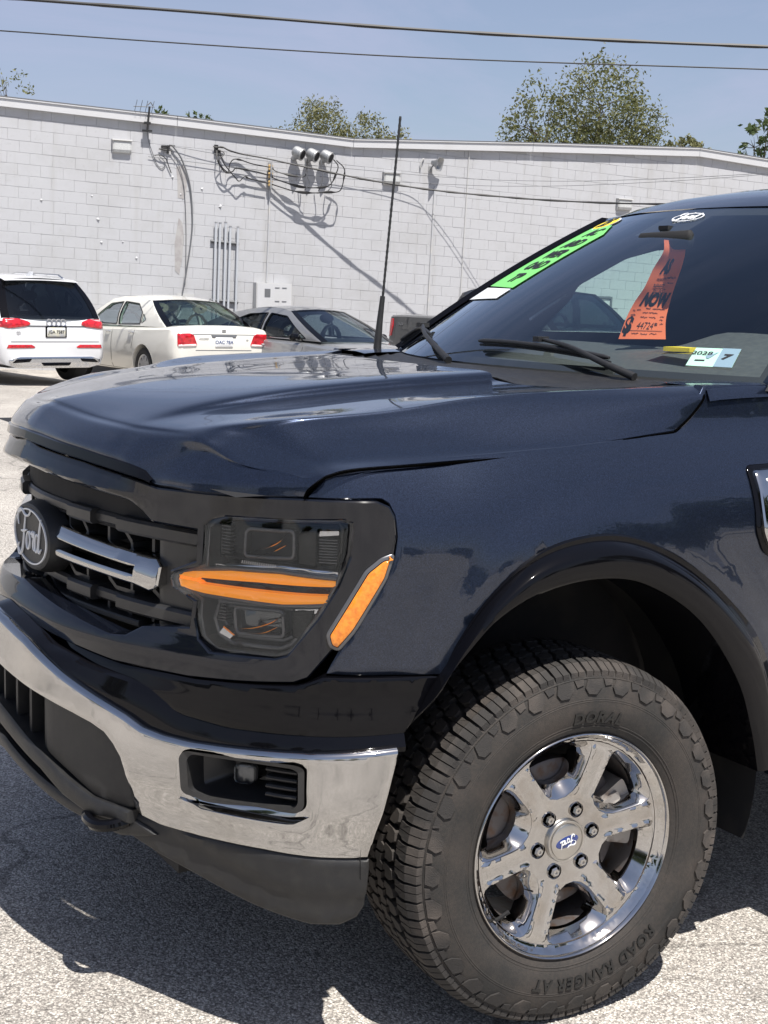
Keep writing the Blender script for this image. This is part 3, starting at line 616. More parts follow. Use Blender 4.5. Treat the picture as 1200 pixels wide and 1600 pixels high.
for sg in (1, -1):
    FI = [tuple(np.array((.8236,.5857))+(np.array(p)-np.array((.8236,.5857)))*np.array((.9044,.8554))) for p in FOG]
    fb = MB(); n = len(FOG)
    fb.loft([[shell(a*sg, b, coff(a, b)+.004) for a, b in FOG], [shell(a*sg, b, coff(a, b)+.004) for a, b in FI], [shell((.822+(a-.822)*.90)*sg, .586+(b-.586)*.84, -.002) for a, b in FOG], [shell((.800+(a-.822)*.45)*sg, .588+(b-.586)*.52, -.055) for a, b in FOG], [shell(.800*sg, .588, -.060) for a, b in FOG]], True)
    pk = fb.build('fog_lamp_pocket', M['grilleplastic'], truck, True, 28)
    mb = MB(); P = rounded([(.7718,.6019),(.8166,.6063),(.8166,.5697),(.7718,.5652)], .010); mb.loft([[shell(a*sg, b, o) for a, b in P] for o in (-.06, -.012)], True)
    mb.build('fog_lamp_shroud', M['gblack'], pk, True); 
    panel('fog_lamp', P, sh(-.014, sg), M['lampgrey'], pk, dens=.012, thick=.01, lip=.001)
    panel('fog_lens', P, sh(-.006, sg), M['lens'], pk, dens=.02, thick=.008, lip=.001)
    mb = MB()
    for z in (.562, .579, .596, .613): barbox(mb, sg*.860, sg*.922, z, z+.008, -.03, .020, 4, .003)
    mb.build('pocket_fins', M['grilleplastic'], pk)
    mb = MB(); rows = []
    for a in np.linspace(.672, .951, 24):
        t = min(1, min((a-.672)/.06, (.951-a)/.02))
        zt = np.interp(a, [.662, .681, .914, .951], [.521, .5245, .534, .541])
        rows.append([shell(a*sg, zt, coff(a, .54)-.006), shell(a*sg, zt-.001, coff(a, .54)+.004*t), shell(a*sg, zt-.010*t, coff(a, .53)+.016*t), shell(a*sg, zt-.014*t, coff(a, .53)+.004*t)])
    mb.loft(rows); mb.build('bumper_ledge', M['chrome'], bump, True, 30)
# centre of the bumper: plate panel, openings, lower bar, valance
LGT = [(0,.69),(.2711,.6649),(.2711,.4487),(0,.47)]
panel('lower_grille', full([(0,.692),(.5025,.6448),(.5235,.4359),(0,.47)]), sh(lambda s, z: boff(s)-.10), M['dblack'], truck, dens=.06, thick=.02)
for s in (0, .085, .165, .24):
    for sg in ((1, -1) if s else (1,)):
        mb = MB(); barbox(mb, sg*s-.006, sg*s+.006, .50, .684, 0., .055, 2, .003); mb.build('grille_slat', M['mblack'], truck)
PL = rounded([(.2538,.6621),(.3758,.65),(.4527,.638),(.5005,.6036),(.5257,.5598),(.5311,.4648),(.4925,.4615),(.426,.4676),(.3389,.4981),(.2596,.5211)], .012)
for sg in (1, -1): panel('plate_panel', PL, sh(lambda s, z: boff(s)-.022+.012*sst(.52, .58, s)*0, sg), M['mblack'], truck, dens=.02, thick=.04, lip=.006)
LB = [(0,.56),(.0922,.5464),(.2464,.51),(.3363,.4777),(.426,.4563),(.5311,.4544),(.5311,.4359),(.416,.4287),(.3301,.4475),(.2464,.4815),(.0922,.5111),(0,.524)]
panel('lower_bar', full(LB), sh(lambda s, z: boff(s)-.010), M['mblack'], truck, dens=.02, thick=.06, lip=.006)
LB2 = [(0,.47),(.2464,.4367),(.3478,.4235),(.416,.4236),(.5311,.4317),(.5898,.418),(.4925,.3976),(.3301,.4085),(.1623,.4307),(0,.45)]
panel('skid_lip', full(LB2), sh(lambda s, z: boff(s)-.025), M['mblack'], truck, dens=.02, thick=.08, lip=.006)
VA = [(.4965,.4366),(.5344,.442),(.5877,.4396),(.6936,.4387),(.8518,.446),(.9719,.4463),(1.0551,.4449),(1.0492,.3499),(1.0374,.3298),(1.0078,.3154),(.9528,.3137),(.8259,.3342),(.6064,.3772),(.4975,.4056)]
for sg in (1, -1):
    panel('valance', VA, sh(lambda s, z: boff(s)-.022-.010*(1-sst(.362, .380, z-.25*max(0, .92-s))), sg), M['mblack'], truck, dens=.016, thick=.05, lip=.005)
    mb = MB(); mb.tube(spline([(-.68,-.50*sg,.455),(-.82,-.515*sg,.428),(-.875,-.49*sg,.418),(-.875,-.42*sg,.418),(-.82,-.40*sg,.428),(-.68,-.42*sg,.455)], 8), .013, 10)
    mb.build('tow_hook', M['gblack'], truck, True)

# ---- fenders ----------------------------------------------------------------------
ARC = spline([(1.1188,.694),(1.1628,.75),(1.1938,.807),(1.2288,.876),(1.2918,.959),(1.3918,1.036),(1.5118,1.066),(1.6378,1.059),(1.7818,1.003),(1.9238,.907),(2.0418,.79),(2.1018,.64),(2.1218,.5)], 5)
ARI = spline([(1.1168,.694),(1.1528,.75),(1.1858,.805),(1.2288,.856),(1.2968,.921),(1.3968,.967),(1.5268,.984),(1.6568,.962),(1.8128,.872),(1.9388,.727),(1.9968,.6),(2.0268,.5)], 5)
FEN = [(.9227,1.1527),(.9669,1.2035),(1.0858,1.213),(1.2668,1.2215),(1.5278,1.2335),(1.7458,1.247),(1.845,1.258),(1.895,1.280),(1.955,1.337),(1.968,1.354),(2.292,1.357),(2.52,1.36),(2.4868,.46),(2.1268,.46)]
FEN += [tuple(p) for p in ARC[::-1] if p[1] > .812]
FEN += [(1.1928,.812),(1.0668,.814),(.9709,.816),(.9949,.8615),(1.0269,.9079),(1.0698,.98),(1.0978,1.044),(1.1028,1.082),(1.0978,1.122),(1.0868,1.144),(1.0718,1.1525),(1.0568,1.1535)]
def fenoff(s, z):
    o = tumble(s, z)
    d = np.sqrt(((ARC-np.array((s, z)))**2).sum(1).min())
    return o + .012*(1-sst(0, .09, d))
for sg in (1, -1): panel('fender', FEN, sh(fenoff, sg), M['navy'], truck, dens=.02, thick=.03, lip=.002)
# wheel-arch flare: a rolled lip that follows the opening
for sg in (1, -1):
    rows = []; m_ = 90
    ta = np.linspace(0, 1, len(ARC)); ti = np.linspace(0, 1, len(ARI))
    for t in np.linspace(0, 1, m_):
        a = np.array([np.interp(t, ta, ARC[:, k]) for k in (0, 1)]); b = np.array([np.interp(t, ti, ARI[:, k]) for k in (0, 1)])
        fz = sst(0, .16, t)*.9+.1
        pr = [(0, .003), (.04, .010), (.15, .011), (.22, .022), (.36, .040), (.48, .045), (.90, .049), (1., .045), (1.0, -.03), (1.02, -.16)]
        rows.append([shell(sg*(a[0]+(b[0]-a[0])*q), a[1]+(b[1]-a[1])*q, o*(fz if o > 0 else 1)+tumble(a[0], a[1])*(1-q)+.009*(1-q)) for q, o in pr])
    mb = MB(); mb.loft(rows); mb.build('fender_flare', M['gblack'], truck, True, 55)
    # liner
    rows = []
    for k in range(33):
        a = R(-18+203*k/32); rows.append([(.02+.535*math.cos(a)*(1 if math.cos(a) < 0 else 1.02), -sg*y, .455+.52*math.sin(a)) for y in (.955, .90, .60, .585)])
    mb = MB(); mb.loft(rows); hd_ = [(.02+.53*math.cos(R(q)), -sg*.586, .455+.53*math.sin(R(q))) for q in range(-10, 191, 10)]; mb.add(hd_, [tuple(range(len(hd_)))]); mb.build('wheel_liner', M['liner'], truck, True, 50)
    # mud flap behind the wheel
    mb = MB(); mb.box((.545, -sg*.85, .53), (.02, .20, .12)); mb.build('mud_flap', M['dblack'], truck)
# chrome vent with lettering on the side
VO = rounded([(2.0298,1.172),(2.3018,1.178),(2.3018,1.1),(2.2268,1.03),(2.0868,.985),(2.0488,1.005),(2.0268,1.045)], .012)
VI = rounded([(2.0568,1.157),(2.2868,1.162),(2.2868,1.105),(2.2168,1.045),(2.0918,1.008),(2.0668,1.022),(2.0528,1.06)], .010)
for sg in (1, -1):
    vt = panel('fender_vent', rounded([(2.0188,1.182),(2.3118,1.188),(2.3118,1.09),(2.2268,1.016),(2.0868,.972),(2.0368,.998),(2.0128,1.045)], .014), sh(lambda s, z: tumble(s, z)+.006, sg), M['gblack'], truck, dens=.03, thick=.02)
    panel('vent_frame', VO, sh(lambda s, z: tumble(s, z)+.018, sg), M['chrome'], vt, holes=[VI], dens=.015, thick=.018, lip=.004)
    panel('vent_face', VI, sh(lambda s, z: tumble(s, z)+.010, sg), M['gblack'], vt, dens=.03, thick=.006)
    for tx, sz, cx, cz in (('F-150', .034, 2.066 if sg > 0 else 2.17, 1.150), ('XLT', .022, 2.068 if sg > 0 else 2.12, 1.126)):
        me = text_mesh(tx, sz, .003, offset=.0012, align='LEFT')
        warp(me, lambda x, y, z: shell(sg*(cx+x*sg), cz+y, tumble(cx, cz)+.018+z+y*tumble(cx, cz+.01)*0)); obj('vent_lettering', me, M['silver'], vt)

# ---- rest of the body side (beyond the right edge of the photograph) -----------------
for sg in (1, -1):
    panel('front_door', [(2.495,1.36),(3.50,1.37),(3.50,.50),(2.495,.50)], sh(tumble, sg), M['navy'], truck, dens=.09, thick=.03)
    panel('rear_door', [(3.508,1.37),(4.40,1.37),(4.40,.50),(3.508,.50)], sh(tumble, sg), M['navy'], truck, dens=.09, thick=.03)
    panel('bed_side', [(4.41,1.38),(6.45,1.38),(6.45,.55),(5.95,.55)]+[(5.42+.50*math.cos(t), .52+.47*math.sin(t)) for t in np.linspace(.1, math.pi-.1, 16)]+[(4.90,.55),(4.41,.55)], sh(tumble, sg), M['navy'], truck, dens=.09, thick=.05)
    mb = MB(); mb.box((1.75, -sg*1.02, .47), (2.0, .16, .05)); mb.build('running_board', M['mblack'], truck)
mb = MB(); mb.box((.15, 0, .62), (1.75, 1.12, .62)); mb.box((2.7, 0, .70), (3.5, 1.75, .40)); mb.box((1.0, 0, .52), (2.4, .9, .16)); mb.box((4.2, 0, .95), (1.75, 1.8, .5)); mb.build('chassis_light_block', M['dblack'], truck)  # dark boxes added in place of frame and engine to block light

# ---- wheel ------------------------------------------------------------------------
SW = [(.238,.112),(.245,.120),(.262,.131),(.285,.139),(.31,.142),(.335,.139),(.355,.134),(.372,.128),(.382,.121),(.386,.108)]
def swh(r): return float(np.interp(r, [p[0] for p in SW], [p[1] for p in SW]))
def make_wheel():
    rd = MB(); rd.lathe([(.226,.108),(.224,.095),(.206,.06),(.200,-.02),(.215,-.12),(.238,-.13)], 64)
    root = rd.build('wheel', M['rotor'], truck, True)
    ty = MB(); ty.lathe(SW + [(.3865,.06),(.3865,-.06)] + [(r, -h) for r, h in SW[::-1]], 128)
    for r0, r1 in ((.2655, .0012), (.2715, .0007), (.3215, .0006), (.3255, .0006), (.3685, .0016)):                       # moulded rings
        ty.lathe([(r0-.0015, swh(r0)), (r0-.0008, swh(r0)+r1), (r0+.0008, swh(r0)+r1), (r0+.0015, swh(r0))], 128)
    lt = MB()
    for tx, sz, ang, r0 in (('DORAL', .034, 84, .286), ('ROAD RANGER AT', .034, -77, .300)):
        me = text_mesh(tx, sz, .0012, offset=.0009, shear=.12, space=1.18)
        warp(me, lambda x, y, z: ((r0+y)*math.cos(R(ang)-x/r0), -(swh(r0+y)+.0012+z*1.6), (r0+y)*math.sin(R(ang)-x/r0)))
        lt.add([v.co[:] for v in me.vertices], [tuple(p.vertices) for p in me.polygons])
    tyre = ty.build('tyre', M['tyre'], root, True, 40); tag(lt.build('sidewall_lettering', M['letter'], root), kind='stuff')
    tr = MB(); ts = MB(); NL = 62; P0 = 2*math.pi/NL
    def lug(poly, k, sh_, r_top, tr=tr):
        """poly in (pitch fraction, axial metres)"""
        n = len(poly); c = np.array(poly).mean(0); top = []; bot = []
        for u, a in poly:
            t = (k+sh_+u)*P0; aa = abs(a)
            rt = r_top - .016*max(0, (aa-.085)/.0425)**2
            ti = c+(np.array((u, a))-c)*np.array((.95, .985)); tt = (k+sh_+ti[0])*P0
            top.append((rt*math.cos(tt), -ti[1], rt*math.sin(tt))); rb = min(.384, swh_r(aa)); bot.append((rb*math.cos(t), -a, rb*math.sin(t)))
        f = [tuple(range(n)), tuple(range(2*n-1, n-1, -1))] + [(i, n+i, n+(i+1) % n, (i+1) % n) for i in range(n)]
        tr.add(top+bot, f)
    def swh_r(aa): return .386 if aa < .108 else float(np.interp(aa, [.108, .121, .128, .134], [.386, .380, .370, .355]))
    SHO = [[(-.43,.069),(-.04,.067),(-.02,.103),(-.41,.103),(-.39,.094)], [(.0,.068),(.24,.067),(.30,.080),(.42,.086),(.44,.103),(.02,.103)]]; SH2 = [[(-.42,.1035),(-.03,.1035),(-.05,.1285),(-.44,.1285)], [(.01,.1035),(.44,.1035),(.43,.1285),(-.01,.1285)]]
    MID = [(-.42,.023),(-.05,.018),(.02,.027),(.38,.025),(.42,.045),(.20,.059),(-.22,.055),(-.36,.043)]
    CEN = [(-.44,-.014),(-.04,-.018),(.06,-.008),(.46,-.012),(.44,.012),(.04,.018),(-.06,.006),(-.46,.010)]
    for k in range(NL):
        j = .004*(k % 3)
        lug(SHO[0], k, 0, .4005); lug(SHO[1], k, 0, .4005); lug([(-u, -a) for u, a in SHO[0]], k, .5, .4005); lug([(-u, -a) for u, a in SHO[1]], k, .5, .4005); lug(SH2[0], k, 0, .4005, ts); lug(SH2[1], k, 0, .4005, ts); lug([(-u, -a) for u, a in SH2[0]], k, .5, .4005, ts)
        lug(MID, k, .55, .4015); lug([(-u, -a) for u, a in MID], k, .05, .4015); lug(CEN, k, .3, .402)
    for k in range(NL):                                                     # lugs that step down the sidewall
        for (u0, u1, r0, r1, h) in (((-.40, .30, .348, .366, .0045),) if k % 2 else ((-.30, .42, .355, .366, .0035),)):
            pl = [(-.62, .3675), (-.52, .351), (-.12, .337), (.46, .339), (.64, .351), (.42, .3675)] if k % 2 else [(-.30, .3675), (-.26, .357), (.20, .354), (.30, .3675)]
            top = [(r*math.cos((k+u)*P0), -(swh(r)+h), r*math.sin((k+u)*P0)) for u, r in pl]; bot = [(r*math.cos((k+u)*P0), -(swh(r)-.003), r*math.sin((k+u)*P0)) for u, r in pl]; n = len(pl)
            ts.add(top+bot, [tuple(range(n)), tuple(range(2*n-1, n-1, -1))] + [(i, n+i, n+(i+1) % n, (i+1) % n) for i in range(n)])
    tag(tr.build('tread', M['tyre'], root), kind='stuff'); tag(ts.build('shoulder_lugs', M['dusty'], root), kind='stuff')
    # chrome rim: one face with six openings
    def fh(r): return float(np.interp(r, [.0, .04, .09, .15, .205, .222, .232, .240, .247, .250], [.086, .086, .090, .099, .106, .105, .108, .120, .1265, .118]))
    out = [(.2465*math.cos(t), .2465*math.sin(t)) for t in np.linspace(0, 2*math.pi, 120, endpoint=False)]
    def win(k, w_, r0, r1):
        ph = R(40+60*k); pts = []
        for r in np.linspace(r0, r1, 9): pts.append((r, ph-R(30)+math.asin((w_+.03*(r-.09))/r)))
        e_ = math.asin((w_+.03*(r1-.09))/r1)
        for q in np.linspace(0, 1, 15)[1:-1]: pts.append((r1+.004*math.sin(math.pi*q), ph-R(30)+e_+q*(R(60)-2*e_)))
        for r in np.linspace(r1, r0, 9): pts.append((r, ph+R(30)-math.asin((w_+.03*(r-.09))/r)))
        P = [np.array((r*math.cos(t), r*math.sin(t))) for r, t in pts]; n = len(P)
        for _ in range(3): P = [(P[i-1]+2*P[i]+P[(i+1) % n])/4 for i in range(n)]
        return [tuple(p) for p in P]
    holes = [win(k, .0225, .094, .2245) for k in range(6)]; bev = [(win(k, .0225, .094, .2245), win(k, .0365, .122, .2060), win(k, .0375, .124, .2040)) for k in range(6)]
    lugp = [(.070*math.cos(R(10+60*k)), .070*math.sin(R(10+60*k))) for k in range(6)]
    for cx, cz in lugp: holes.append([(cx+.0165*math.cos(t), cz+.0165*math.sin(t)) for t in np.linspace(0, 2*math.pi, 20, endpoint=False)])
    def face(a, b, d):
        r = math.hypot(a, b); h = fh(r)
        if .10 < r < .215:                                     # raised edges along each spoke
            t = (math.atan2(b, a)-R(10)) % R(60); t = min(t, R(60)-t); h += .004*math.exp(-((r*math.sin(t)-.0215)/.004)**2)
        return (a, -(h+d), b)
    rim = panel('rim', out, face, M['wheelchrome'], root, holes=holes, dens=.006, thick=.0025, lip=.0003, angle=30)
    ch = MB()
    for A0, A1, A2 in bev:
        ch.loft([[(p[0], -(fh(math.hypot(*p))-.001), p[1]) for p in A0], [(p[0]*.8+q[0]*.2, -(fh(math.hypot(*p))-.004), p[1]*.8+q[1]*.2) for p, q in zip(A0, A1)], [(p[0], -(fh(math.hypot(*p))-.030), p[1]) for p in A1], [(p[0], -.045, p[1]) for p in A2]], True)
    ch.build('spoke_bevels', M['wheelchrome'], rim, True, 22)
    mb = MB(); mb.lathe([(.2490,.112),(.2505,.122),(.2495,.1295),(.2465,.131),(.2435,.128),(.2415,.118),(.2385,.113),(.233,.1095)], 128); mb.build('rim_flange', M['wheelchrome'], rim, True, 60)
    for k, (cx, cz) in enumerate(lugp):
        mb = MB(); mb.lathe([(.0170,.092),(.0160,.078),(.0145,.066),(.002,.066)], 20, 'y', (cx, 0, cz))
        n = MB(); h = [(cx+.0112*math.cos(R(60*q+15)), cz+.0112*math.sin(R(60*q+15))) for q in range(6)]
        n.loft([[(x, -.066, z) for x, z in h], [(x, -.094, z) for x, z in h], [(cx+(x-cx)*.7, -.0985, cz+(z-cz)*.7) for x, z in h], [(cx+(x-cx)*.3, -.0985, cz+(z-cz)*.3) for x, z in h], [(cx+(x-cx)*.28, -.096, cz+(z-cz)*.28) for x, z in h], [(cx, -.096, cz) for x, z in h]], True)
        mb.add(n.v, n.f); mb.build('lug_nut', M['wheelchrome'], root, True, 30)
    mb = MB(); mb.lathe([(.0470,.084),(.0470,.092),(.0455,.0945),(.0425,.0945),(.0415,.0925),(.0395,.0925),(.0385,.0955),(.035,.097),(.001,.0975)], 48)
    cap = mb.build('hub_cap', M['brushed'], root, True, 30)
    rt = math.radians(200)
    def lf(a, b, d): c_, s_ = math.cos(R(193)), math.sin(R(193)); return (a*c_-b*s_, -(.0976+d), a*s_+b*c_)
    panel('cap_oval', [(.0285*math.cos(t), .0122*math.sin(t)) for t in np.linspace(0, 2*math.pi, 32, endpoint=False)], lf, M['blue'], root, dens=.006, thick=.001, lip=.0004)
    script_word(.042, .0012, lambda a, b, d: lf(a, b, .0012)).build('cap_lettering', M['white'], root, True)
    mb = MB(); mb.lathe([(.168,.012),(.168,.040),(.160,.043),(.10,.043),(.095,.055),(.06,.058),(.001,.058)], 64); mb.build('brake_disc', M['rotor'], root, True)
    mb = MB()
    for a0, a1, rr0, rr1, h0, h1 in ((-14, 34, .128, .196, -.02, .064), (-4, 10, .115, .165, .0, .074), (16, 30, .12, .168, 0, .072)):
        P = [(r*math.cos(R(t)), r*math.sin(R(t))) for r, t in [(rr0, q) for q in np.linspace(a0, a1, 7)]+[(rr1, q) for q in np.linspace(a1, a0, 7)]]
        P = rounded(P, .008, 2); mb.prism(P, lambda x, y: (x, -h0, y), lambda x, y: (x, -h1, y))
    mb.build('brake_caliper', M['steel'], root, True, 30)
    mb = MB(); c = (-.150, -.118); mb.tube([(c[0]*1.27, -.085, c[1]*1.27), (c[0]*1.16, -.110, c[1]*1.16), (c[0]*1.02, -.118, c[1]*1.02)], [.0045, .004, .0045], 8); mb.build('valve_stem', M['dblack'], root, True)
    return root
wheel = make_wheel(); wheel.location = (0, -.868, .3955); wheel.rotation_euler = (0, R(0), R(-4.2))
def copy_part(o, parent):
    c = o.copy(); COL.objects.link(c); c.parent = parent
    for q in list(o.children): copy_part(q, c)
    return c
for x, y, a in ((0, .868, 175.8), (3.69, -.868, 0), (3.69, .868, 180)):
    c = copy_part(wheel, truck); c.location = (x, y, .3955); c.rotation_euler = (0, 0, R(a))

# ---- glass, cab ---------------------------------------------------------------------
def WS(a, b, o=0.):
    bt = np.array((.375+.245*a*a, (.77 if a > 0 else .865)*a, 1.357)); tp = np.array((1.185+.14*a*a, .585*a, 1.822-.012*a*a)); n = np.array((-.45, .14*a, .88)); n /= np.linalg.norm(n)
    return tuple(bt*(1-b)+tp*b+n*(.02*4*b*(1-b)+o))
wsf = lambda o: (lambda a, b, d: WS(-a, b, o))     # seen from the front: driver side to the right
mb = MB(); mb.loft([[WS(a, b) for a in np.linspace(1, -1, 33)] for b in np.linspace(0, 1, 17)]); mb.build('windscreen', M['ws'], truck, True, 60)
mb = MB()                                           # black ceramic edge
for a0, a1, b0, b1 in ((-1, 1, .945, 1), (-1, -.955, 0, .945), (.955, 1, 0, .945), (-1, 1, -.02, .035)):
    mb.loft([[WS(a, b, -.004) for a in np.linspace(a0, a1, 25)] for b in np.linspace(b0, b1, 9)])
mb.loft([[WS(a, b, -.0045) for a in np.linspace(-.16, .16, 7)] for b in np.linspace(.80, .95, 4)])
mb.build('windscreen_border', M['black'], truck, True, 60)
def sidey(z): return float(np.interp(z, [1.2, 1.36, 1.50, 1.70, 1.82, 1.90], [.80, .775, .735, .655, .600, .55]))
# roof
rows = []
for x, zc, hw, ze in ((1.185,1.824,.585,1.81),(1.26,1.853,.597,1.828),(1.38,1.880,.603,1.842),(1.6,1.915,.607,1.858),(1.9,1.943,.608,1.868),(2.3,1.955,.606,1.872),(2.8,1.948,.60,1.866),(3.1,1.925,.585,1.85),(3.22,1.88,.57,1.83)):
    row = []
    for t in np.linspace(-1, 1, 25):
        a = abs(t); y = hw*t; z = ze+(zc-ze)*(1-a**3.2); xx = x+(.14*t*t*(1-sst(1.185, 1.7, x)))
        row.append((xx, y, z))
    rows.append(row)
mb = MB(); mb.loft(rows); mb.build('roof', M['navy'], truck, True, 60)
mb = MB(); mb.loft([[(x, y, z-.035) for x, y, z in r] for r in rows]); mb.build('headliner', M['cabin'], truck, True, 60)
WINF = rounded([(1.145,1.425),(1.195,1.480),(1.245,1.535),(1.262,1.590),(1.44,1.690),(1.60,1.733),(1.665,1.738),(1.70,1.70),(1.70,1.425)], .02)
SLOT = rounded([(1.085,1.470),(1.225,1.563),(1.238,1.552),(1.10,1.458)], .01)
WINR = rounded([(2.26,1.425),(2.24,1.76),(2.75,1.755),(2.93,1.70),(2.98,1.425)], .03)
SIDE = [(.62,1.362),(.80,1.475),(1.0,1.605),(1.2,1.735),(1.325,1.812),(1.42,1.838),(1.6,1.856),(1.9,1.866),(2.3,1.870),(2.8,1.864),(3.1,1.848),(3.22,1.825),(3.24,1.36)]
for sg in (1, -1):
    sy_ = (lambda z: sidey(z)+.095*min(1, max(0, (1.84-z)/.46))) if sg > 0 else sidey
    fn = lambda x, z, d: (x, -sg*(sy_(z)+d), z)
    panel('cab_side', SIDE, fn, M['navy'], truck, holes=[WINF, SLOT, WINR], dens=.03, thick=.05, lip=.003)
    panel('cab_lining', SIDE, lambda x, z, d: (x, -sg*(sy_(z)-.045+d), z), M['cabin'], truck, holes=[WINF, SLOT, WINR], dens=.06, thick=.01)
    panel('side_window', [(1.05,1.42),(1.40,1.69),(1.6,1.76),(1.74,1.76),(1.74,1.42)], lambda x, z, d: (x, -sg*(sy_(z)-.018+d), z), M['sideglass'], truck, dens=.08, thick=.004)
    panel('rear_side_window', [(2.2,1.40),(2.2,1.78),(2.76,1.77),(2.96,1.71),(3.0,1.40)], lambda x, z, d: (x, -sg*(sy_(z)-.028+d), z), M['privacy'], truck, dens=.1, thick=.004)
    rows = []                                       # windscreen pillar
    for b in np.linspace(0, 1, 14):
        p = np.array(WS(-sg, b)); q = np.array((p[0]+.03, -sg*(sy_(p[2])+.004), p[2]+.012)); rows.append([tuple(p+np.array((-.008, sg*.006, .002))), tuple(p+np.array((-.012, -sg*.012, .012))), tuple(q+np.array((0, -sg*.004, 0))), tuple(q+np.array((.05, 0, .01)))])
    mb = MB(); mb.loft(rows); mb.build('windscreen_pillar', M['gblack'], truck, True, 60)
mb = MB(); mb.box((3.22, 0, 1.55), (.03, 1.2, .55)); mb.build('cab_back', M['cabin'], truck)
# dash, mirror, seats
rows = []
for y in np.linspace(-.74, .74, 31):
    hmp = .055*math.exp(-((y+.38)/.20)**4)
    rows.append([(.40+.24*(y/.77)**2, y, 1.335), (.50+.22*(y/.77)**2, y, 1.352), (.72+.1*(y/.77)**2, y, 1.378), (.90, y, 1.396+hmp*.5), (1.04, y, 1.408+hmp), (1.10, y, 1.395+hmp), (1.13, y, 1.30), (1.12, y, 1.0)])
mb = MB(); mb.loft(rows); dash = mb.build('dashboard', M['dash'], truck, True, 50)
mb = MB()
for y in (-.38, .38):
    mb.loft([[(x+dx, y+w_*math.cos(t), z+h_*math.sin(t)) for t in np.linspace(0, 2*math.pi, 20, endpoint=False)] for x, z, dx, w_, h_ in ((1.92,1.12,0,.25,.32),(1.98,1.13,0,.265,.36),(2.08,1.13,0,.25,.34))], True)
    mb.loft([[(x, y+w_*math.cos(t), 1.575+h_*math.sin(t)) for t in np.linspace(0, 2*math.pi, 16, endpoint=False)] for x, w_, h_ in ((2.0,.02,.02),(2.0,.13,.085),(2.03,.14,.095),(2.10,.13,.085),(2.10,.02,.02))], True)
mb.box((2.75, 0, 1.15), (.15, 1.35, .62)); mb.box((1.7, 0, .8), (1.2, 1.3, .1)); mb.build('seats', M['cabin'], truck, True, 50)
mb = MB(); mb.loft([[(1.01+.016*math.cos(t)*q, -.05+w_*.85, 1.718+.027*math.sin(t)*q-.02*w_) for t in np.linspace(0, 2*math.pi, 16, endpoint=False)] for w_, q in ((-.13,.1),(-.128,.7),(-.12,1),(.12,1),(.128,.7),(.13,.1))], True)
mb.box((1.06, 0, 1.75), (.03, .04, .03)); mb.build('rear_view_mirror', M['dblack'], truck, True, 40)
mb = MB()
th = np.linspace(0, 2*math.pi, 33); ax = Vector((.94, 0, .34)); e1 = Vector((0, 1, 0)); e2 = Vector((-.34, 0, .94)); c0 = Vector((1.22, -.40, 1.24))
mb.tube([c0+e1*.185*math.cos(t)+e2*.185*math.sin(t) for t in th], .016, 8, False); mb.box(c0, (.06, .30, .09)); mb.build('steering_wheel', M['cabin'], truck, True)
# cowl with louvres
def hr(y): return float(np.interp(abs(y), [0, .2, .395, .46, .63, .79, .84], [.10, .12, .165, .19, .26, .37, .39]))
def hz(y): return float(np.interp(abs(y), [0, .2, .395, .46, .63, .79, .84], [1.356, 1.355, 1.352, 1.337, 1.340, 1.349, 1.33]))
rows = []
for y in np.linspace(-.83, .83, 67):
    b = np.array(WS(max(-1, min(1, y/(.77 if y > 0 else .865))), -.01)); x0 = hr(y)-.004; z0 = hz(y)-.006; row = [(x0, y, z0-.003)]
    for t in np.linspace(0, 1, 50):
        x = x0+(b[0]+.01-x0)*t; z = z0+(b[2]+.001-z0)*t-.006*math.sin(math.pi*t)
        if .12 < t < .9 and abs(y) < .76: z += .006*(((t*6) % 1)**1.5 - .5)
        row.append((x, y, z))
    rows.append(row)
mb = MB(); mb.loft(rows); mb.build('cowl', M['mblack'], truck, True, 20)
for sg in (1, -1):                                  # painted corner between cowl, pillar and fender
    mb = MB(); mb.loft([[(x, -sg*y, z) for y, z in ((.868-.02*(x-.39), zz-.03), (.856-.02*(x-.39), zz-.006), (.83, zz), (.72, zz+.001), (.66, zz-.004))] for x, zz in ((.418,1.352),(.45,1.355),(.52,1.358),(.60,1.360),(.68,1.361),(.80,1.363))]); mb.build('cowl_corner', M['navy'], truck, True, 50)
# wipers
def wpath(P, o): return [WS(a, b, o+q) for a, b, q in P]
def wiper(blade, arm, parent):
    mb = MB(); B = [WS(a, b, .012) for a, b in blade]; mb.tube(spline(B, 6), .004, 6); B2 = [WS(a, b, .024) for a, b in blade]; mb.tube(spline(B2, 6), [.004]+[.0068]*(len(spline(B2, 6))-2)+[.004], 8)
    w_ = mb.build('wiper', M['mblack'], parent, True, 50)
    mb = MB(); A = [WS(a, b, o) for a, b, o in arm]; sp = spline(A, 6); mb.tube(sp, np.interp(np.arange(len(sp)), [0, len(sp)*.5, len(sp)-1], [.011, .0075, .005]), 8); mb.box(A[-1], (.035, .025, .014)); mb.build('wiper_arm', M['mblack'], w_, True, 50)
wiper([(.05,.072),(-0.107,.075),(-0.259,.069),(-0.401,.056),(-0.543,.035)], [(-0.654,-.025,.014),(-0.552,.004,.026),(-0.392,.055,.036),(-0.240,.095,.028)], truck)
wiper([(.98,.02),(.93,.075),(.86,.105),(.70,.10),(.52,.08)], [(.12,-.02,.014),(.25,.01,.026),(.50,.06,.036),(.84,.118,.028)], truck)
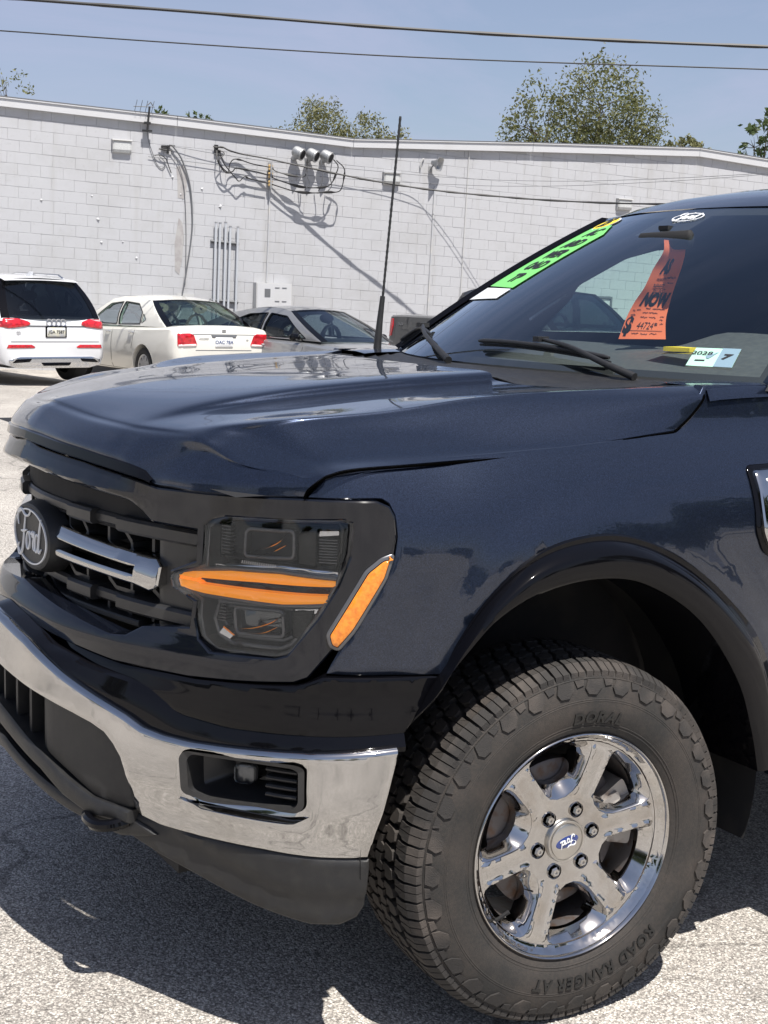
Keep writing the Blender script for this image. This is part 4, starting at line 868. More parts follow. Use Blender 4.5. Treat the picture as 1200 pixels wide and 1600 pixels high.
# antenna on the far corner of the cowl
mb = MB(); mb.tube([(.566,.83,1.30),(.569,.83,1.37),(.575,.83,1.45),(.583,.83,1.530)], [.016,.0135,.0105,.0085], 10)
P = [(.5835,.83,1.53)]; 
for k in range(60): P.append((.5835+.045*(k+1)/60, .83, 1.53+.585*(k+1)/60))
mb.tube(P, [.0048 if k % 2 else .0038 for k in range(61)], 8); mb.build('antenna', M['mblack'], truck, True, 40)

# ---- stickers on the glass -----------------------------------------------------------
def sticker(name, poly, o, m, parent=truck): return panel(name, poly, wsf(o), m, parent, dens=.03, thick=.0008, lip=.0002)
def wtext(name, s, size, a0, b0, m, o, offset=.0, shear=0., parent=truck, space=1., ang=0.):
    me = text_mesh(s, size, .0003, offset=offset, shear=shear, space=space); c_, s_ = math.cos(ang), math.sin(ang)
    warp(me, lambda x, y, z: WS(-(a0+(x*c_-y*s_)/.68), b0+(x*s_+y*c_)/.95, o+z)); return obj(name, me, m, parent)
st = sticker('price_banner', [(-.93,.435),(-.475,.415),(-.455,.81),(-.58,.90),(-.90,.905)], .0035, M['green'])
for tx, b in (('AC', .835), ('ARD', .745), ('WER', .66), ('OAD', .575), ('TP', .485)): wtext('banner_lettering', tx, .075, -.64, b, M['black'], .005, .003, .15, st)
sticker('dealer_strip', [(-.93,.335),(-.478,.345),(-.476,.408),(-.93,.422)], .0035, M['white'])
ov = [(-.75+.145*math.cos(t), .930+.052*math.sin(t)) for t in np.linspace(0, 2*math.pi, 40, endpoint=False)]
so_ = sticker('year_oval', ov, .0035, M['white']); sticker('year_oval_face', [(-.75+(a+.75)*.92, .930+(b-.930)*.88) for a, b in ov], .0045, M['yellow'], so_); wtext('year_lettering', '25', .085, -.75, .930, M['black'], .0058, .004, .2, so_)
lo = [(.04+.100*math.cos(t), .922+.034*math.sin(t)) for t in np.linspace(0, 2*math.pi, 40, endpoint=False)]
la = panel('logo_ring', lo, wsf(.003), M['white'], truck, holes=[[(.04+(a-.04)*.92, .922+(b-.922)*.87) for a, b in lo]], dens=.02, thick=.0008, lip=.0002)
script_word(.095, .0018, lambda a, b, d: WS(-(.04+a/.63), .922+b*1.1/.95, .003)).build('logo_lettering', M['white'], truck)
ins = sticker('registration_sticker', [(0.755,.057),(0.746,.138),(0.870,.141),(0.878,.058)], .003, M['mint'])
sticker('registration_month', [(0.829,.0575),(0.821,.1405),(0.870,.1415),(0.878,.0575)], .0038, M['bluegrey'], ins)
wtext('registration_lettering', '2028', .021, 0.776, .112, M['black'], .005, 0., .0, ins, .95); wtext('registration_lettering', '7', .030, 0.846, .100, M['black'], .005, .0012, .1, ins)
sticker('state_outline', [(0.791,.102),(0.795,.112),(0.800,.110),(0.803,.122),(0.806,.111),(0.813,.117),(0.819,.122),(0.812,.110),(0.808,.100),(0.803,.090),(0.796,.092)], .0045, M['bluegrey'], ins)
sticker('registration_bar', [(0.769,.078),(0.796,.079),(0.796,.084),(0.769,.083)], .0045, M['black'], ins)

# ---- things in the cab ------------------------------------------------------------------
TG = [  # right edge, left edge of the paper from the top down
 ((1.025,-.116,1.717),(.978,-.080,1.719)), ((1.026,-.120,1.684),(.978,-.080,1.685)), ((1.034,-.100,1.640),(.970,-.052,1.637)), ((1.040,-.070,1.584),(.960,-.030,1.582)), ((1.045,-.048,1.534),(.954,.002,1.538)), ((1.046,-.036,1.488),(.950,.028,1.492)), ((1.052,-.034,1.433),(.946,.052,1.429))]
tr_ = spline([p[0] for p in TG], 6); tl_ = spline([p[1] for p in TG], 6); nt_ = len(tr_)-1
def tagp(u, v_, d=0.):
    """u 0..1 from the left edge, v 0..1 from the top"""
    i = v_*nt_; r_ = np.array([np.interp(i, range(nt_+1), tr_[:, k]) for k in (0, 1, 2)]); l_ = np.array([np.interp(i, range(nt_+1), tl_[:, k]) for k in (0, 1, 2)])
    return tuple(l_+(r_-l_)*u+np.array((-.68, -.73, 0))*(d+.085*v_*v_-.012*math.sin(math.pi*min(1, max(0, u)))))
mb = MB(); mb.loft([[tagp(u, v_) for u in np.linspace(0, 1, 9)] for v_ in np.linspace(0, 1, 40)])
tagx = mb.build('price_tag', M['orange'], None, True, 50); tag(tagx, 'long orange price tag hanging from the rear-view mirror behind the windscreen', 'price tag')
def ttext(s, size, u0, v0, off=.001, shear=.12, space=1., ang=0., sx=1.):
    me = text_mesh(s, size, .0001, offset=off, shear=shear, space=space); c_, s_ = math.cos(ang), math.sin(ang)
    warp(me, lambda x, y, z: tagp(u0+(x*c_-y*s_)*sx/.165, v0-(x*s_+y*c_)/.31, .0012)); obj('tag_lettering', me, M['black'], tagx)
ttext('AS', .056, .46, .32, .0038, .15, 1.05, 0, .72); ttext('NOW', .058, .54, .635, .0038, .1, 1.0, 0, .80); ttext('$', .054, .10, .895, .003, .1); ttext('44724', .026, .50, .895, .0, .3); ttext('00', .011, .76, .878, .0005)
def scribble(u0, u1, v0, amp, seed):
    r_ = random.Random(seed); P = []; u = u0
    while u < u1:
        P.append((u, v0+r_.uniform(-amp, amp))); u += r_.uniform(.006, .014)
    return P
mb = MB()
for k, (u0, u1, v0, amp) in enumerate(((.30,.58,.425,.010),(.62,.92,.418,.010),(.28,.66,.475,.008),(.70,.90,.462,.005),(.34,.62,.530,.012),(.66,.74,.52,.006),(.20,.40,.583,.007),(.44,.66,.580,.007),(.72,.90,.578,.007),(.40,.52,.725,.009),(.58,.92,.722,.008),(.36,.50,.772,.007),(.52,.76,.770,.008),(.34,.52,.818,.008),(.56,.74,.816,.008),(.84,.95,.80,.007),(.84,.92,.835,.007),(.86,.94,.868,.007),(.08,.16,.755,.008),(.18,.28,.745,.008),(.08,.20,.80,.008),(.24,.40,.955,.006),(.44,.60,.957,.006),(.64,.80,.955,.006))):
    mb.tube([tagp(u, v_, .0014) for u, v_ in scribble(u0, u1, v0, amp, k)], .0007, 3)
for v0, u0, u1 in ((.497,.28,.62),(.555,.36,.78),(.932,.14,.92)): mb.tube([tagp(u, v0, .0014) for u in np.linspace(u0, u1, 8)], .0006, 3)
mb.build('tag_handwriting', M['black'], tagx)
mb = MB(); mb.box((.86,-.315,1.4135), (.075,.085,.012), R(12)); tag(mb.build('sticky_note_pad', M['yellow']), 'small yellow pad lying on the dashboard above the yellow paper strip', 'note pad')
mb = MB(); mb.loft([[(x+.1*(y+.4), y, 1.4045+.005*math.sin(9*y)) for x in (.735,.79)] for y in np.linspace(-.47,-.30,12)]); tp = mb.build('paper_strip', M['yellow'], None, True)
tag(tp, 'thin printed yellow strip lying flat on the dashboard beneath the pad', 'paper strip')
mb = MB()
for k, y in enumerate(np.linspace(-.46, -.32, 7)): mb.loft([[(x+.1*(y+.4), y+dy, 1.4085+.005*math.sin(9*y)) for x in (.75,.775)] for dy in (0, .012)])
mb.build('strip_print', M['black'], tp)

# ================================================================== the block building
WALL_SCALE = 1.055                                         # enlarges the wall, read from image coordinates, about the camera to stand farther back
P0 = Vector((5.430, 22.207, -.084)); Wd = Vector((.98928, -.146, 0)); Wn = Vector((-.146, -.98928, 0)); TILT = math.atan(.0325)
def W(s, h, d=0.): return P0 + (Wd*s + Wn*d + Vector((0, 0, h)))*WALL_SCALE
hall = empty('block_building', P0, 0, 'long low white painted concrete block building across the back of the lot', 'building')
def hobj(mb, name, m, smooth=False, parent=None, angle=35):
    o = mb.build(name, m, None, smooth, angle); o.parent = parent or hall; o.matrix_parent_inverse = Matrix.Translation(-P0) if parent is None else Matrix(); return o
FT = [(-14,5.106),(-.012,4.651),(3.06,4.569),(6.465,4.429),(10.33,4.638),(14.334,4.823),(16.19,4.712),(26,4.10)]
FB = [(-14,4.94),(-.014,4.484),(3.06,4.391),(6.47,4.264),(10.337,4.452),(14.349,4.640),(16.205,4.523),(26,3.9)]
def ft(s): return float(np.interp(s, [p[0] for p in FT], [p[1] for p in FT]))
def fb_(s): return float(np.interp(s, [p[0] for p in FB], [p[1] for p in FB]))
ss = sorted(set([p[0] for p in FT] + list(np.linspace(-14, 26, 21))))
mb = MB(); mb.loft([[W(s, -1.8, -.004), W(s, ft(s)-.03, -.004), W(s, ft(s)-.06, -11.), W(s, -1.8, -11.)] for s in ss], True); hobj(mb, 'wall_core', M['mortar'])
# coping along the roof edge, in lengths that butt together
for a, b in zip([-14, -5, -.6, 3.06, 6.467, 10.33, 14.342, 18.2], [-5, -.6, 3.06, 6.467, 10.33, 14.342, 18.2, 26]):
    mb = MB(); q = np.linspace(a+.004, b-.004, 3)
    mb.loft([[W(s, fb_(s)+.015, .006), W(s, fb_(s)+.015, .085), W(s, ft(s)-.022, .085), W(s, ft(s)-.022, .105), W(s, ft(s), .105), W(s, ft(s), -.25), W(s, ft(s)-.06, -.25)] for s in q], True)
    k = 7; mb.f += [tuple(range(k)), tuple(range(2*k, 3*k))[::-1]]; hobj(mb, 'coping', M['fasciawhite'])
    mb = MB(); mb.loft([[W(s, ft(s)+.001, .108), W(s, ft(s)+.016, .108), W(s, ft(s)+.016, -.2), W(s, ft(s)+.001, -.2)] for s in q], True); hobj(mb, 'roof_edge', M['cablegrey'])
# painted blocks
BL, BH = .39, .1940
bm_ = MB(); x, z = BL/2*WALL_SCALE-.0016, BH/2*WALL_SCALE-.0016; e = .004
bm_.add([(-x-.001,.02,-z-.001),(x+.001,.02,-z-.001),(x+.001,.02,z+.001),(-x-.001,.02,z+.001),(-x,.0,-z),(x,.0,-z),(x,.0,z),(-x,.0,z),(-x+e,-.004,-z+e),(x-e,-.004,-z+e),(x-e,-.004,z-e),(-x+e,-.004,z-e)],
        [(0,1,5,4),(1,2,6,5),(2,3,7,6),(3,0,4,7),(4,5,9,8),(5,6,10,9),(6,7,11,10),(7,4,8,11),(8,9,10,11)])
bmesh_ = bm_.mesh('block'); bmesh_.materials.append(M['wallpaint'])
ct, st_ = math.cos(TILT), math.sin(TILT)
AX = Wd*ct - Vector((0, 0, st_)); AZ = Wd*st_ + Vector((0, 0, ct)); AY = -Wn
cells = []
for row in range(-8, 24):
    hc0 = 4.158 - BH*row + BH/2; off = .284 if row % 2 else .089
    for c in range(-22, 60):
        s = off + BL*c + .02*math.sin(row*7.3); h = hc0 - math.tan(TILT)*s
        if s < -7.5 or s > 21 or h < -.9 or h+BH/2 > ft(s)-.03: continue
        if 11.50 < s < 12.42 and h < 1.70: continue
        cells.append((s, h))
def vis(c): s, h = c; return -.3 < s < 16.6 and h > (1.25 if s < 6.6 else 1.0) and h-BH/2 < fb_(s)
V_ = sorted([c for c in cells if vis(c)], key=lambda c: (W(c[0], c[1])-Vector((-1.8, -3.1, 1.5))).length)
top300 = set(V_[:300]); first = True; infill = MB()
for s, h in cells:
    d = random.uniform(-.0012, .0022); p = W(s, h, d); a = random.uniform(-.0035, .0035)
    mtx = Matrix(((AX.x, AY.x, AZ.x, p.x), (AX.y, AY.y, AZ.y, p.y), (AX.z, AY.z, AZ.z, p.z), (0, 0, 0, 1))) @ Matrix.Rotation(a, 4, 'Y')
    if (s, h) in top300:
        o = bpy.data.objects.new('block', bmesh_); COL.objects.link(o); o.parent = hall; o.matrix_parent_inverse = Matrix.Translation(-P0); o.matrix_basis = mtx
    else: infill.add([mtx @ v_.co for v_ in bmesh_.vertices], [tuple(q.vertices) for q in bmesh_.polygons])
tag(hobj(infill, 'blocks', M['wallpaint']), kind='stuff')
# bare strips where something was pulled off the wall, and spalled chips
mb = MB()
for P in ([(3.07,3.70),(3.19,3.74),(3.27,3.66),(3.26,3.30),(3.22,3.14),(3.10,3.15),(3.09,3.45)], [(3.12,2.80),(3.19,2.72),(3.215,2.5),(3.20,2.12),(3.14,1.78),(3.06,1.85),(3.05,2.35)]):
    n = len(P); mb.add([W(s, h, .0085) for s, h in P], [tuple(range(n))])
hobj(mb, 'bare_patch', M['wallraw'])
mb = MB(); mb2 = MB()
for s, h in ((.67,2.98),(1.55,3.10),(1.66,2.70),(1.72,2.30),(2.1,2.33),(3.0,3.52),(3.55,3.34),(3.9,3.05),(3.15,3.22),(2.35,2.05)):
    r_ = random.uniform(.014, .034); P = [(s+r_*random.uniform(.6, 1.2)*math.cos(t), h+r_*random.uniform(.6, 1.1)*math.sin(t)) for t in np.linspace(0, 2*math.pi, 7, endpoint=False)]
    mb.add([W(a, b, .010) for a, b in P] + [W(s+.3*r_, h-.2*r_, .010+r_*.8)], [(i, (i+1) % 7, 7) for i in range(7)])
hobj(mb, 'paint_blisters', M['fasciawhite'])
# door
mb = MB(); mb.loft([[W(s, h, d) for s, h in ((11.545,-1),(11.545,1.625),(12.375,1.600),(12.375,-1))] for d in (.0, .022)]); mb.f.append((4, 5, 6, 7)); dr = hobj(mb, 'door', M['fasciawhite'])
mb = MB()
for a, b in (((11.50,-1),(11.545,-1)), ((12.375,-1),(12.42,-1))): mb.add([W(s, h, d) for s in (a[0], b[0]) for h in (-1, 1.66) for d in (0, .045)], [(0,1,3,2),(4,6,7,5),(0,4,5,1),(2,3,7,6),(0,2,6,4),(1,5,7,3)])
mb.add([W(s, h, d) for s in (11.545, 12.375) for h in (1.62, 1.665) for d in (0, .045)], [(0,1,3,2),(4,6,7,5),(0,4,5,1),(2,3,7,6),(0,2,6,4),(1,5,7,3)]); hobj(mb, 'door_frame', M['cablegrey'])
mb = MB(); c = W(12.27, 1.02, .05); mb.box(c, (.05, .06, .24), -.147); o = mb.build('door_handle', M['black'], dr)
def at(s, h, d=0.): return W(s, h, d)
WR = Matrix.Rotation(math.atan2(Wd.y, Wd.x), 3, 'Z')
# floodlights
fl0 = None
for (s, h), lb in zip(((2.07,3.98), (7.29,3.75), (12.57,3.56)), ('boxy white floodlight on the wall above the parked white cars', 'boxy white floodlight on the wall just behind the thin black antenna', 'boxy white floodlight on the wall just over the edge of the truck roof')):
    if fl0 is None:
        root = empty('floodlight', at(s, h), 0, lb, 'floodlight', 'floodlights along the block wall'); fl0 = root
        prof = [(-.115,0),(-.115,.055),(-.06,.085),(.10,.09),(.115,.08),(.115,0)]
        mb = MB(); mb.loft([[Wd*x + Wn*d + Vector((0, 0, z)) for z, d in prof] for x in (-.175, .175)], True); mb.f += [tuple(range(6)), tuple(range(6, 12))[::-1]]; mb.build('housing', M['fixture'], root)
        mb = MB(); q = [(-.108,.066),(-.06,.0925),(.075,.096)]
        mb.loft([[Wd*x + Wn*d + Vector((0, 0, z)) for z, d in q] for x in (-.155, .155)]); mb.build('lens', M['fixlens'], root)
        mb = MB(); mb.loft([[Wd*x + Wn*d + Vector((0, 0, z)) for z, d in ((.105,.0),(.105,.118),(.125,.114),(.13,0))] for x in (-.19, .19)], True); mb.f += [(0,1,2,3),(7,6,5,4)]; mb.build('visor', M['fixture'], root)
    else:
        r_ = fl0.copy(); COL.objects.link(r_); r_.location = at(s, h); r_['label'] = lb
        for ch in fl0.children: copy_part(ch, r_)
# horn loudspeaker
hn = empty('horn_loudspeaker', at(8.12, 4.10), 0, 'grey horn loudspeaker on a wall bracket, aimed to the right', 'loudspeaker')
dirv = (Wn*.75+Wd*.60+Vector((0, 0, -.22))).normalized(); q = dirv.to_track_quat('Z', 'Y').to_matrix()
def hl_(r, h, k): a = 2*math.pi*(k+.5)/24; f_ = max(abs(math.cos(a)), abs(math.sin(a)))**.75; return q @ Vector((r*math.cos(a)/f_, r*math.sin(a)/f_, h)) + Wn*.14 + Wd*.02
mb = MB(); mb.loft([[hl_(r, h, k) for k in range(24)] for r, h in ((.03,-.06),(.045,-.05),(.05,0),(.085,.07),(.135,.13),(.140,.14),(.132,.138),(.08,.075),(.02,.03))], True); mb.build('horn', M['zinc'], hn, True)
mb = MB(); mb.loft([[hl_(r, h, k) for k in range(24)] for r, h in ((.005,.09),(.03,.085),(.036,.06),(.03,.03))], True); mb.build('horn_core', M['fixture'], hn, True)
mb = MB(); mb.tube([Vector((0, 0, -.12)), Vector((0, 0, -.1))+Wn*.05, Wn*.13+Vector((0, 0, -.06))], .018, 8); mb.box(Vector((0, 0, -.12))+Wn*.01, (.08, .02, .12), math.atan2(Wd.y, Wd.x)); mb.build('bracket', M['zinc'], hn)
mb = MB(); mb.tube([at(7.97,4.17,.01), at(7.93,4.16,.06), at(7.90,4.10,.05), at(7.90,3.99,.03)], .018, 6); tag(mb.build('pipe_stub', M['fixture'], None, True), 'short bent white pipe stub on the wall left of the horn loudspeaker', 'pipe')
def pipe(name, pts, r, m, label, cat, group=None):
    mb = MB(); mb.tube(pts, r, 8); o = mb.build(name, m, None, True); tag(o, label, cat, group); return o
pipe('conduit', [at(8.225,3.66,.02), at(8.16,.5,.02)], .016, M['greypaint'], 'thin grey conduit running down the wall below the horn loudspeaker', 'conduit')
pipe('conduit', [at(8.95,4.45,.015), at(8.86,.5,.015)], .013, M['fixture'], 'thin pale conduit from the coping down the wall right of the loudspeaker', 'conduit')
pipe('conduit', [at(4.846,3.40,.02), at(4.83,2.3,.02), at(4.815,1.70,.02)], .014, M['greypaint'], 'thin grey conduit from the insulators down to the electrical cabinet', 'conduit')
# pipe rack
rk = empty('pipe_rack', at(4.0, 2.0), 0, 'row of five galvanised pipes strapped upright to the white wall', 'pipe rack')
for s0, s1, h1 in ((3.806,3.777,2.76),(3.884,3.856,2.755),(3.99,3.974,2.77),(4.08,4.052,2.70),(4.226,4.20,2.70)):
    mb = MB(); mb.tube([at(s0, h1, .075)-at(4.0, 2.0), at(s1, .9, .075)-at(4.0, 2.0)], .024, 10); mb.build('pipe', M['steelgalv'], rk, True)
    mb = MB(); mb.tube([at(s0, h1-.0, .075)-at(4.0, 2.0), at(s0, h1-.02, .075)-at(4.0, 2.0)], .029, 10); mb.build('pipe_collar', M['zinc'], rk, True)
for h, tl in ((2.40, -.012), (1.33, -.03)):
    mb = MB(); a, b = at(3.72, h+.012, .03)-at(4.0, 2.0), at(4.26, h-.015, .03)-at(4.0, 2.0); mb.tube([a, b], .036, 4); mb.build('strut', M['cablegrey'], rk)
# electrical cabinet
cb = empty('electrical_cabinet', at(4.88, 1.38), 0, 'white metal electrical cabinet with a dark meter window on the wall', 'cabinet')
def bxw(mb, s0, s1, h0, h1, d0, d1, o): mb.add([at(s, h, d)-o for s in (s0, s1) for h in (h0, h1) for d in (d0, d1)], [(0,1,3,2),(4,6,7,5),(0,4,5,1),(2,3,7,6),(0,2,6,4),(1,5,7,3)])
o_ = at(4.88, 1.38)
mb = MB(); bxw(mb, 4.56, 5.26, 1.04, 1.69, .0, .20, o_); mb.build('case', M['fixture'], cb)
mb = MB(); bxw(mb, 4.575, 5.245, 1.055, 1.675, .201, .212, o_); mb.build('front_cover', M['fasciawhite'], cb)
mb = MB(); bxw(mb, 4.72, 4.83, 1.44, 1.58, .213, .222, o_); mb.build('meter_window', M['cablegrey'], cb)
mb = MB(); [bxw(mb, s, s+.09, h, h+.012, .213, .220, o_) for s in (4.92, 5.06) for h in (1.35, 1.60)]; mb.build('cover_latches', M['cablegrey'], cb)
mb = MB(); bxw(mb, 3.10, 3.42, 1.24, 1.44, .0, .03, o_); pb = mb.build('cover_plate', M['fixture'], None, loc=o_); tag(pb, 'flat white plate on the wall under the hanging grey cable', 'cover plate')
# three weatherheads
wh0 = None
for (s, h), lb in zip(((5.30,4.06), (5.58,4.045), (5.86,4.035)), ('leftmost of the three zinc weatherheads on the wall, cables below', 'middle one of the three zinc weatherheads on the wall', 'rightmost of the three zinc weatherheads, thick black cable looping from it')):
    if wh0 is None:
        root = empty('weatherhead', at(s, h), 0, lb, 'weatherhead', 'three weatherheads on the block wall'); wh0 = root
        ax = (Wd*.62+Wn*.62+Vector((0, 0, -.40))).normalized(); q2 = ax.to_track_quat('Z', 'Y').to_matrix()
        mb = MB(); P = [(.001,-.15),(.05,-.148),(.085,-.135),(.105,-.11),(.112,-.06),(.112,.0),(.118,.005),(.118,.03),(.110,.032),(.106,.05),(.122,.055),(.122,.075),(.10,.078),(.001,.07)]
        mb.loft([[q2 @ Vector((r*math.cos(t), r*math.sin(t), z))+Wn*.22+Wd*.05+Vector((0, 0, .02)) for t in np.linspace(0, 2*math.pi, 24, endpoint=False)] for r, z in P], True); mb.build('hood', M['zinc'], root, True, 30)
        mb = MB(); mb.tube([Vector((0, 0, -.06)), Wn*.12+Vector((0, 0, -.05)), Wn*.20+Vector((0, 0, .0))], .055, 12); mb.build('pipe', M['zinc'], root, True)
        mb = MB(); mb.loft([[q2 @ Vector((r*math.cos(t), r*math.sin(t), .079))+Wn*.22+Wd*.05+Vector((0, 0, .02)) for t in np.linspace(0, 2*math.pi, 20, endpoint=False)] for r in (.001, .09)], True); mb.build('cable_plate', M['dblack'], root)
    else:
        r_ = wh0.copy(); COL.objects.link(r_); r_.location = at(s, h); r_['label'] = lb
        for ch in wh0.children: copy_part(ch, r_)
# insulator rack
ir = empty('insulator_rack', at(4.83, 3.65), 0, 'upright rack of three ochre spool insulators holding the cables', 'insulator rack')
mb = MB(); mb.box(Wn*.02, (.05, .03, .52), math.atan2(Wd.y, Wd.x)); mb.box(Wn*.14, (.04, .015, .50), math.atan2(Wd.y, Wd.x)); mb.build('bracket', M['zinc'], ir)
for z in (.155, .01, -.145):
    mb = MB(); mb.lathe([(.001,-.055),(.035,-.055),(.05,-.045),(.052,-.02),(.034,-.01),(.034,.01),(.052,.02),(.05,.045),(.035,.055),(.001,.055)], 20, 'z', tuple(Wn*.09+Vector((0, 0, z)))); mb.build('insulator', M['porcelain'], ir, True)
# cables
def cable(pts, r, m, label, group='cables on the block wall', n=8, splice=(), name='cable'):
    P = spline([tuple(at(*p)) for p in pts], n); k = len(P); rr = np.full(k, r, float)
    for c, w_, f_ in splice:
        i = np.arange(k)/(k-1); rr += r*f_*np.exp(-((i-c)/w_)**4)
    mb = MB(); mb.tube(P, rr, 6); o = mb.build(name, m, None, True); return tag(o, label, 'cable', group)
cable([(3.78,4.08,.05),(3.90,4.10,.09),(4.02,4.045,.12),(4.27,4.00,.10),(4.67,3.945,.22),(5.25,3.845,.38),(6.35,3.665,.68),(7.25,3.555,.90),(8.0,3.49,1.12),(8.9,3.435,1.5),(9.7,3.387,2.0),(10.87,3.345,3.0),(11.9,3.31,5.0),(12.5,3.4,8.0)], .017, M['cable'], 'thick black service cable that leaves the wall and crosses to the truck roof', splice=[(c, .012, .5) for c in np.arange(.42, .99, .05)])
cable([(3.80,4.06,.04),(3.93,3.99,.12),(3.82,3.87,.16),(3.85,3.77,.15),(4.00,3.66,.12),(4.03,3.80,.14),(4.10,3.89,.15),(4.24,3.888,.14),(4.46,3.834,.14),(4.77,3.80,.13)], .011, M['cable'], 'black cable looping from the wall hook to the top insulator', splice=[(.75, .03, .9)])
cable([(3.81,4.05,.04),(3.80,3.84,.14),(3.94,3.65,.16),(4.08,3.673,.15),(4.14,3.733,.15),(4.32,3.723,.14),(4.57,3.693,.14),(4.78,3.655,.13)], .011, M['cable'], 'black cable looping from the wall hook to the middle insulator', splice=[(.72, .03, .9)])
cable([(3.86,4.05,.04),(3.91,3.82,.15),(3.99,3.713,.16),(4.13,3.573,.15),(4.21,3.51,.15),(4.31,3.596,.15),(4.41,3.568,.14),(4.76,3.508,.13)], .011, M['cable'], 'black cable looping from the wall hook to the lowest insulator', splice=[(.80, .03, 1.)])
cable([(4.85,3.80,.13),(4.90,3.737,.15),(5.11,3.682,.2),(5.39,3.653,.24),(5.46,3.72,.28),(5.47,3.97,.30)], .011, M['cable'], 'black cable from the top insulator up to the left weatherhead', splice=[(.45, .08, 1.4)])
cable([(4.85,3.655,.13),(4.89,3.598,.15),(5.305,3.485,.22),(5.635,3.47,.26),(5.93,3.535,.28),(6.06,3.766,.28),(6.08,3.90,.3),(5.98,4.0,.32)], .011, M['cable'], 'black cable from the middle insulator round to the right weatherhead', splice=[(.3, .05, 1.6), (.5, .04, 1.4), (.68, .04, 1.2)])
cable([(4.85,3.50,.13),(4.89,3.48,.15),(5.257,3.389,.22),(5.562,3.372,.26),(5.868,3.402,.28),(6.13,3.442,.30),(6.20,3.67,.31),(6.20,3.858,.31),(6.04,3.99,.32)], .011, M['cable'], 'lowest black cable in a wide loop from insulator to right weatherhead', splice=[(.32, .05, 1.6), (.52, .04, 1.6), (.78, .04, 1.)])
cable([(5.42,4.0,.30),(5.46,3.70,.3),(5.53,3.55,.27),(5.45,3.41,.24)], .010, M['cablegrey'], 'dark grey cable drooping from the left weatherhead')
cable([(5.74,3.98,.30),(5.78,3.70,.3),(5.77,3.53,.28),(5.72,3.41,.25)], .010, M['cablegrey'], 'dark grey cable drooping from the middle weatherhead')
cable([(5.96,3.98,.30),(5.93,3.70,.3),(5.97,3.53,.28),(5.9,3.42,.26)], .010, M['cablegrey'], 'dark grey cable drooping from the right weatherhead')
cable([(2.85,4.06,.03),(3.3,4.02,.06),(3.83,3.97,.08),(4.93,3.897,.12),(6.33,3.873,.16),(7.66,3.84,.25),(8.32,3.822,.4),(9.4,3.792,1.0),(10.92,3.825,2.),(13.06,3.972,4.),(15,4.2,8.)], .0055, M['cablegrey'], 'upper thin grey wire along the wall below the coping', 'thin wires along the wall')
cable([(2.55,3.84,.03),(3.83,3.777,.05),(5.0,3.72,.07),(6.34,3.69,.09),(7.67,3.70,.12),(8.33,3.69,.4),(9.4,3.685,1.),(10.92,3.754,2.),(13.06,3.949,4.),(15,4.25,8.)], .0055, M['cablegrey'], 'lower thin grey wire along the wall past the insulators', 'thin wires along the wall')
cable([(2.98,4.06,.06),(3.16,3.826,.05),(3.317,3.384,.035),(3.371,2.817,.025),(3.351,2.415,.025),(3.27,1.85,.025),(3.182,1.36,.025)], .015, M['cablegrey'], 'thick grey cable hanging in a long curve down the left part of the wall')
cable([(2.92,4.02,.05),(3.08,3.78,.04),(3.20,3.4,.03),(3.25,2.8,.02),(3.26,2.2,.02),(3.25,1.6,.02)], .007, M['cablegrey'], 'thin grey cable hanging beside the thick curved one')
cable([(2.52,4.30,.05),(2.56,4.1,.03),(2.63,3.9,.03),(2.71,3.72,.02),(2.80,3.65,.02),(2.86,3.75,.03),(2.75,3.87,.03)], .007, M['cablegrey'], 'thin cable drooping from the roof antenna to the wall hook')
cable([(2.66,3.87,.03),(2.75,3.88,.06),(2.86,3.83,.05),(2.92,3.70,.04),(2.97,3.58,.03)], .009, M['cable'], 'short black cable end hanging below the antenna wire')
hk = MB(); hk.box(at(2.86,4.04,.04), (.16,.06,.03), -.147); hk.box(at(2.90,3.99,.05), (.03,.05,.15), -.147); hk.tube([at(2.74,3.99,.04), at(2.98,3.97,.05)], .014, 6); hk.tube([at(2.93,4.07,.03), at(3.03,4.06,.06)], .012, 6)
tag(hk.build('wall_hook', M['cable']), 'rusty dark cable bracket on the wall under the roof antenna', 'bracket')
hk = MB(); hk.box(at(3.80,4.06,.03), (.07,.05,.16), -.147); hk.tube([at(3.74,4.10,.05), at(3.95,4.09,.06)], .013, 6); hk.box(at(3.86,4.0,.04), (.04,.05,.10), -.147); tag(hk.build('cable_clamp', M['cable']), 'dark clamp where the bundle of black cables meets the wall', 'bracket')
# roof antenna
an = empty('roof_antenna', at(2.51, 4.3), 0, 'small roof antenna on a short black mast at the coping', 'antenna')
mb = MB(); mb.tube([Vector((0, 0, -.02))+Wn*.12, Wd*.04+Vector((0, 0, .42))+Wn*.12], .020, 8); mb.box(Wn*.11+Vector((0, 0, -.02)), (.18,.06,.03), -.147); mb.box(Wn*.11+Vector((0, 0, .12)), (.12,.06,.04), -.147); mb.build('mast', M['cable'], an)
mb = MB(); mb.tube([Wd*-.26+Vector((0, 0, .40))+Wn*.12, Wd*.14+Vector((0, 0, .42))+Wn*.12], .008, 6)
for t in (-.22, -.12, -.02, .10): mb.tube([Wd*t+Wn*.0+Vector((0, 0, .41))+Vector((0, 0, -.10)), Wd*t+Wn*.24+Vector((0, 0, .41))+Vector((0, 0, .10))], .005, 5)
mb.tube([Wd*.10+Vector((0, 0, .44))+Wn*.12, Wd*.06+Vector((0, 0, .50))+Wn*.12, Wd*.0+Vector((0, 0, .44))+Wn*.12], .012, 6); mb.build('yagi', M['cablegrey'], an)

